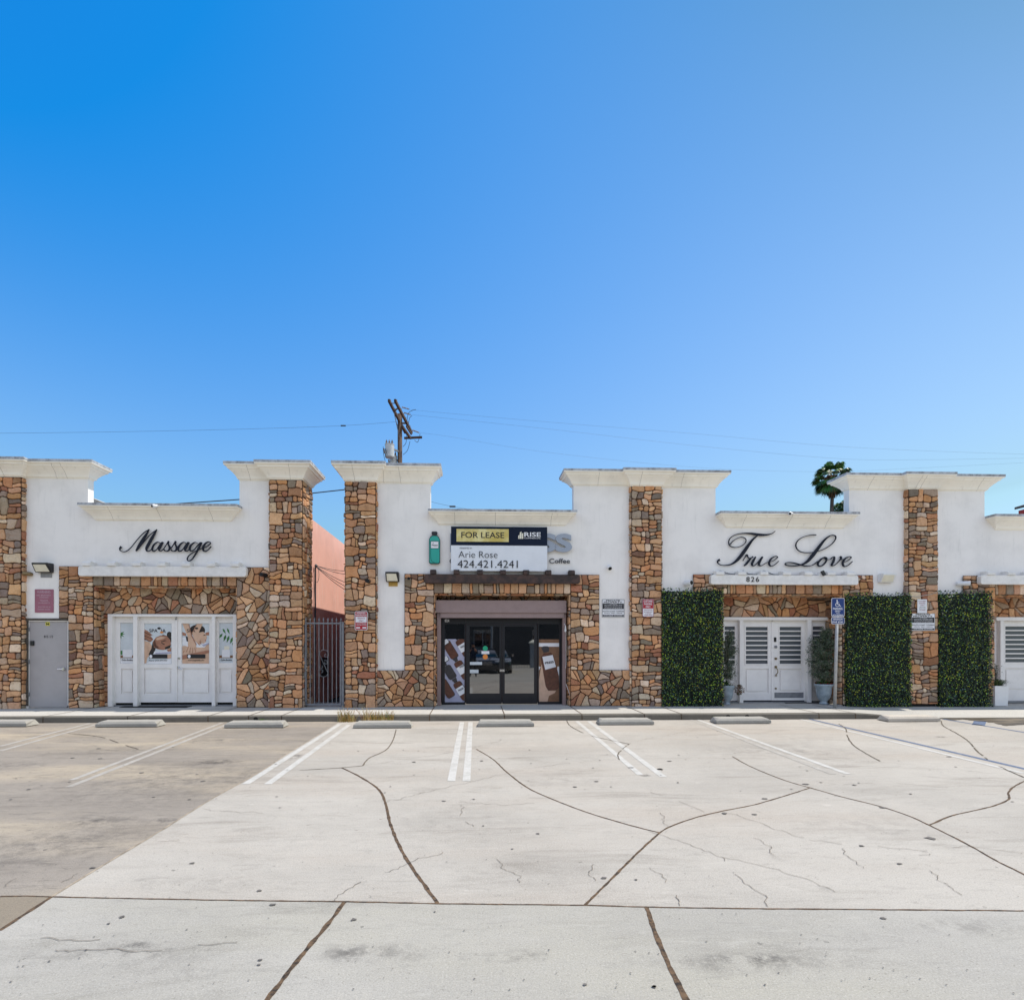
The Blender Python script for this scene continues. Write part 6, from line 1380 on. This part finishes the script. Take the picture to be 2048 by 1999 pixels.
trans(770, 788.5, 887.5, 915, YPo-.35); trans(779, 794.5, 911, 935, YPo+.1)
mb = MB()
def P3(u, v, Y): return (px(u, Y), Y, pz(u, v, Y))
def sag(pts, r_=.01): mb.tube(catmull(pts, 8), r_, 6)
sag([P3(766.5,893,26.5), P3(767,907,26.5), P3(772,925,26.5), P3(779,926,26.5)], .012); sag([P3(806,893,26.9), P3(812,885,26.9), P3(813,870,26.8)], .012); sag([P3(806,909,26.9), P3(815,900,26.9), P3(820,882,26.8)], .012)
sag([P3(814,841,27), P3(817,826,27), P3(826,820,27), P3(832,819,27)], .012); sag([P3(817,848,27), P3(819,836,27), P3(824,831,27)], .012); sag([P3(829,880,27), P3(835,884,27), P3(839,874,27), P3(840,867,27)], .012); sag([P3(788,822,26), P3(792,842,26.5), P3(797,855,26.9)], .014)
for u, v in ((770,905),(771,897)): mb.tube([P3(u, v, 26.4), P3(u+2, v+9, 26.4)], .02, 6)
mb.build('jumper_wire', M['wire'], up)
mb = MB()
for a, b in (((804,814),(818,818)), ((808,825),(821,829)), ((825,860),(838,865))):
    A, B = Vector(P3(*a, 27)), Vector(P3(*b, 27)); n = 9
    mb.tube([A.lerp(B, k/n) for k in range(n+1)], [(.03 if k % 2 else .012)*1.3 for k in range(n+1)], 8)
mb.build('insulator', M['porcelain'], up)
def wire(label, pts, r_, Ys, beads=()):
    P = [P3(u, v, Y) for (u, v), Y in zip(pts, Ys)]; mb = MB(); mb.tube(catmull(P, 8), r_, 6)
    for (u, v, Y) in beads: c = Vector(P3(u, v, Y)); mb.tube([c-Vector((.12,0,0)), c+Vector((.12,0,0))], .035, 8)
    tag(mb.build('overhead_wire', M['wire']), label, 'wire', 'overhead wires')
wire('overhead wire running left from the utility pole', [(795,843),(685,851),(500,857.5),(250,863),(0,866),(-200,866)], .005, [27,27.2,27.5,28,28.5,29], [(686.5,851,27.2)])
wire('topmost overhead wire running right from the utility pole', [(818,818),(850,822),(1100,844),(1400,868),(1700,894),(2048,908),(2200,909)], .0032, [27,27,27.5,28,29,30,31])
wire('second overhead wire running right from the utility pole', [(821,829),(860,833),(1100,858),(1400,892),(1680,917),(1850,919),(2048,916)], .0032, [27,27,27.5,28,29,30,31])
wire('lowest overhead wire sagging right of the utility pole', [(838,865),(900,873),(1100,905),(1400,935),(1650,943),(1850,935),(2048,925)], .0028, [27,27,27.5,28,29,30,31])
wire('short guy wire with a bead above the low cornice over the banner', [(780,980),(863,1003),(905,1012.5),(960,1022),(1000,1030)], .005, [22,22,22,22,22], [(905,1012.5,22)])
wire('thick twisted cable crossing between the two buildings at roof height', [(300,1012),(340,1008),(479,998.5),(560,992),(619,986.5),(688,979),(760,972)], .022, [22]*7)
# neighbouring roofs
t = thing('neighbouring_house', 'salmon gabled house roof peeking over the massage shop parapet', 'house', (-17, 21, 0))
p1, p2 = P3(150, 978, 20), P3(214, 1009, 20); mb = MB()
mb.prism([(p1[0]-1, 0), (p2[0]+1.5, 0), (p2[0]+1.5, p2[2]-.75), (p2[0], p2[2]-.12), (p1[0]-.2, p1[2]-.15), (p1[0]-1, p1[2]-.6)], 20.2, 26); mb.build('gable_wall', M['pink'], t)
mb = MB(); mb.prism([(p1[0]-.2, p1[2]-.12), (p2[0]+1.5, p2[2]-.72), (p2[0]+1.5, p2[2]-.6), (p1[0]-.2, p1[2]+.02)], 20, 26.2); mb.build('roof', M['roofpale'], t)
t = thing('neighbouring_house', 'dark eaves and red siding of a house beyond the low cornice at the right edge', 'house', (px(2100, 22), 22, 0))
mb = MB(); mb.box(px(2037, 28), px(2300, 28), 21.5, 28, 0, pz(2040, 1021, 28)); mb.build('wall', M['roofred'], t)
a, b = P3(2029, 1018, 28.5), P3(2062, 1008, 28.5); mb = MB(); mb.prism([(a[0], a[2]-.03), (b[0], b[2]-.03), (px(2300, 28), b[2]), (px(2300, 28), b[2]+.2), (b[0], b[2]+.1), (a[0], a[2]+.1)], 21, 28.5); mb.build('roof', M['roofdark'], t)
mb = MB(); mb.prism([(a[0]+.12, a[2]-.2), (px(2300, 28), b[2]-.25), (px(2300, 28), b[2]-.03), (b[0], b[2]-.035), (a[0]+.12, a[2]-.05)], 21.1, 21.4); mb.build('eaves_board', M['paint'], t)
#==REFLECTED==
# ================================================================== across the lot, behind the viewpoint: seen in the shop glass
ob_ = thing('dark_street_building', 'long dark building across the street, seen only mirrored in the glass doors', 'building', (0, -19, 0))
mb = MB(); grid_wall(mb, -26, 30, 0, 7.5, -19.3, -19, [(x_, x_+1.6, 1.0, 3.0) for x_ in range(-24, 28, 4)]); mb.build('wall', M['darkwall'], ob_)
mb = MB(); mb.box(-26, 30, -30, -19.6, 0, 7.4); mb.build('rear_wall', M['darkwall'], ob_)
for x_ in range(-24, 28, 4):
    mb = MB(); grid_wall(mb, x_, x_+1.6, 1.0, 3.0, -19.2, -19.12, [(x_+.06, x_+.77, 1.06, 2.94), (x_+.83, x_+1.54, 1.06, 2.94)]); f_ = mb.build('window_frame', M['siding'], ob_)
    mb = MB(); mb.box(x_+.05, x_+1.55, -19.18, -19.16, 1.05, 2.95); mb.build('window_pane', M['glass'], f_)
fc = thing('iron_fence', 'black iron fence across the lot mirrored in the glass doors', 'fence', (0, -12, 0))
mb = MB(); mb.box(-8, 8, -12.02, -11.98, 1.55, 1.6); mb.box(-8, 8, -12.02, -11.98, .2, .25); mb.build('rail', M['blackmetal'], fc)
for k in range(80):
    mb = MB(); X = -7.9+k*.2; mb.box(X-.01, X+.01, -12.01, -11.99, .0, 1.7); mb.build('picket', M['blackmetal'], fc)
pp = thing('brick_fence_post', 'tan capped post in the iron fence across the lot', 'post', (3.6, -12, 0))
mb = MB(); mb.box(3.3, 3.9, -12.3, -11.7, 0, 1.8); mb.build('shaft', M['siding'], pp); mb = MB(); mb.rings([[(3.22,-12.38,1.8),(3.98,-12.38,1.8),(3.98,-11.62,1.8),(3.22,-11.62,1.8)],[(3.22,-12.38,1.88),(3.98,-12.38,1.88),(3.98,-11.62,1.88),(3.22,-11.62,1.88)],[(3.5,-12.1,2.05),(3.7,-12.1,2.05),(3.7,-11.9,2.05),(3.5,-11.9,2.05)]]); mb.build('cap', M['lens'], pp)
lp = thing('lamp_post', 'slim steel post across the lot mirrored in the left glass door', 'post', (1.25, -9, 0)); mb = MB(); mb.tube([(1.25,-9,0),(1.25,-9,7)], [.09,.06], 10); mb.build('shaft', M['steel'], lp); mb = MB(); mb.tube([(1.25,-9,6.9),(1.25,-8.2,7.1)], .04, 8); mb.build('arm', M['steel'], lp)
# black saloon car facing the shops
cr = thing('parked_car', 'black saloon car facing the shops, mirrored in the glass doors', 'car', (.75, -4.2, 0))
M['carpaint'] = simple('black_car_paint', (0.008, 0.008, 0.009), 0.12, var=0); M['carpaint'].node_tree.nodes['Principled BSDF'].inputs['Coat Weight'].default_value = 1
def sect(y, wd, z0, z1, r_=.12, tum=.0):
    o = []
    for sx, sz, a0 in ((1,1,0),(-1,1,1),(-1,-1,2),(1,-1,3)):
        for k in range(4):
            t_ = a0*math.pi/2+k*math.pi/6; W_ = wd-(tum if sz > 0 else 0)
            o.append((.75+sx*(W_-r_)+r_*math.cos(t_), y, (z1-r_ if sz > 0 else z0+r_)+r_*math.sin(t_)))
    return o
mb = MB(); mb.rings([sect(-3.5,.62,.28,.66),sect(-3.56,.80,.22,.74),sect(-3.8,.90,.2,.80),sect(-4.3,.92,.2,.90),sect(-4.75,.92,.2,.98),sect(-6.6,.93,.2,1.0),sect(-7.6,.92,.22,1.02),sect(-8.05,.86,.26,.98),sect(-8.15,.72,.3,.85)]); mb.build('body', M['carpaint'], cr, smooth=True)
mb = MB(); mb.rings([sect(-4.7,.80,.85,.99,.06,.1),sect(-5.2,.80,.85,1.25,.1,.14),sect(-5.6,.80,.85,1.42,.12,.2),sect(-6.5,.80,.85,1.45,.12,.2),sect(-7.1,.78,.85,1.34,.12,.2),sect(-7.7,.74,.85,1.03,.06,.12)]); mb.build('cabin_glass', M['glass'], cr, smooth=True)
mb = MB(); mb.rings([sect(-5.6,.62,1.40,1.455,.02),sect(-6.0,.64,1.42,1.475,.02),sect(-6.6,.62,1.40,1.46,.02)]); mb.build('roof', M['carpaint'], cr)
for sx in (-1, 1):
    for y_ in (-4.35, -7.2):
        mb = MB(); mb.tube([(.75+sx*.72,y_,.33),(.75+sx*.93,y_,.33)], .33, 24); tw = mb.build('wheel', M['rubber'], cr); mb = MB(); mb.tube([(.75+sx*.931,y_,.33),(.75+sx*.94,y_,.33)], .22, 16); mb.build('rim', M['chrome'], tw)
    mb = MB(); mb.prism([(.75+sx*.45,.66),(.75+sx*.84,.70),(.75+sx*.85,.78),(.75+sx*.5,.73)], -3.52, -3.66); mb.build('headlight', M['whiteplastic'], cr)
    mb = MB(); mb.box(.75+sx*.93, .75+sx*1.08, -4.98, -4.86, .98, 1.12); mb.build('mirror', M['chrome'], cr, bevel=.02)
mb = MB()
for k in range(5): mb.box(.42, 1.08, -3.52, -3.49, .50+k*.045, .52+k*.045)
mb.build('grille', M['chrome'], cr)
# the person taking the picture
def person():
    t = thing('person', 'standing person in dark clothes and a cap holding a camera, mirrored in the glass', 'person', (-.02, -.42, 0))
    J = [((0,0,.95),.14),((0,.01,1.2),.135),((0,.0,1.42),.12),((0,.0,1.52),.055),((0,.03,1.60),.085),((0,.03,1.70),.088),
         ((.17,0,1.42),.06),((.22,.02,1.20),.045),((.13,.22,1.42),.035),((-.17,0,1.42),.06),((-.22,.02,1.20),.045),((-.13,.22,1.42),.035),
         ((.1,0,.88),.10),((.13,.02,.5),.065),((.14,-.02,.1),.045),((.15,.12,.04),.04),((-.1,0,.88),.10),((-.13,.02,.5),.065),((-.14,-.02,.1),.045),((-.15,.12,.04),.04)]
    E = [(0,1),(1,2),(2,3),(3,4),(4,5),(2,6),(6,7),(7,8),(2,9),(9,10),(10,11),(0,12),(12,13),(13,14),(14,15),(0,16),(16,17),(17,18),(18,19)]
    for sx in (1, -1):
        h = 8 if sx == 1 else 11; b_ = Vector((.13*sx,.22,1.42))
        for k in range(5):
            o0 = b_+Vector((-.02*sx, .03, .03-k*.018)); o1 = o0+Vector((-.04*sx,.035,.01)); i = len(J); J += [(tuple(o0),.011),(tuple(o1),.009)]; E += [(h,i),(i,i+1)]
    me = bpy.data.meshes.new('body'); me.from_pydata([p_ for p_, _ in J], E, []); o = bpy.data.objects.new('body', me); COL.objects.link(o)
    md = o.modifiers.new('s', 'SKIN'); o.modifiers.new('u', 'SUBSURF').levels = 2
    for v_, (_, r_) in zip(me.skin_vertices[0].data, J): v_.radius = (r_, r_)
    me.skin_vertices[0].data[0].use_root = True
    dg = bpy.context.evaluated_depsgraph_get(); m2 = bpy.data.meshes.new_from_object(o.evaluated_get(dg)); bpy.data.objects.remove(o)
    for m_ in (M['skinA'], M['navy'], M['darkwall']): m2.materials.append(m_)
    for p_ in m2.polygons:
        c = p_.center; p_.use_smooth = True; p_.material_index = 2 if c.z < .98 else 0 if (c.z > 1.5 or c.y > .17) else 1
    b = bpy.data.objects.new('body', m2); COL.objects.link(b); b.parent = t; WL[b.name] = WL[t.name]
    L = WL[t.name]; mb = MB(); mb.lathe(L+Vector((0,.03,1.71)), [(.098,-.02),(.1,.03),(.085,.075),(.04,.095)], 16); mb.box(L.x-.07, L.x+.07, L.y+.11, L.y+.19, 1.70, 1.712); mb.build('cap', M['navy'], t)
person()
mb = MB(); mb.box(-.09, .05, -.20, -.14, 1.45, 1.55); mb.tube([(-.02,-.14,1.5),(-.02,-.08,1.5)], .032, 14); tag(mb.build('hand_camera', M['blackmetal']), 'black hand held camera raised by the mirrored person', 'camera')
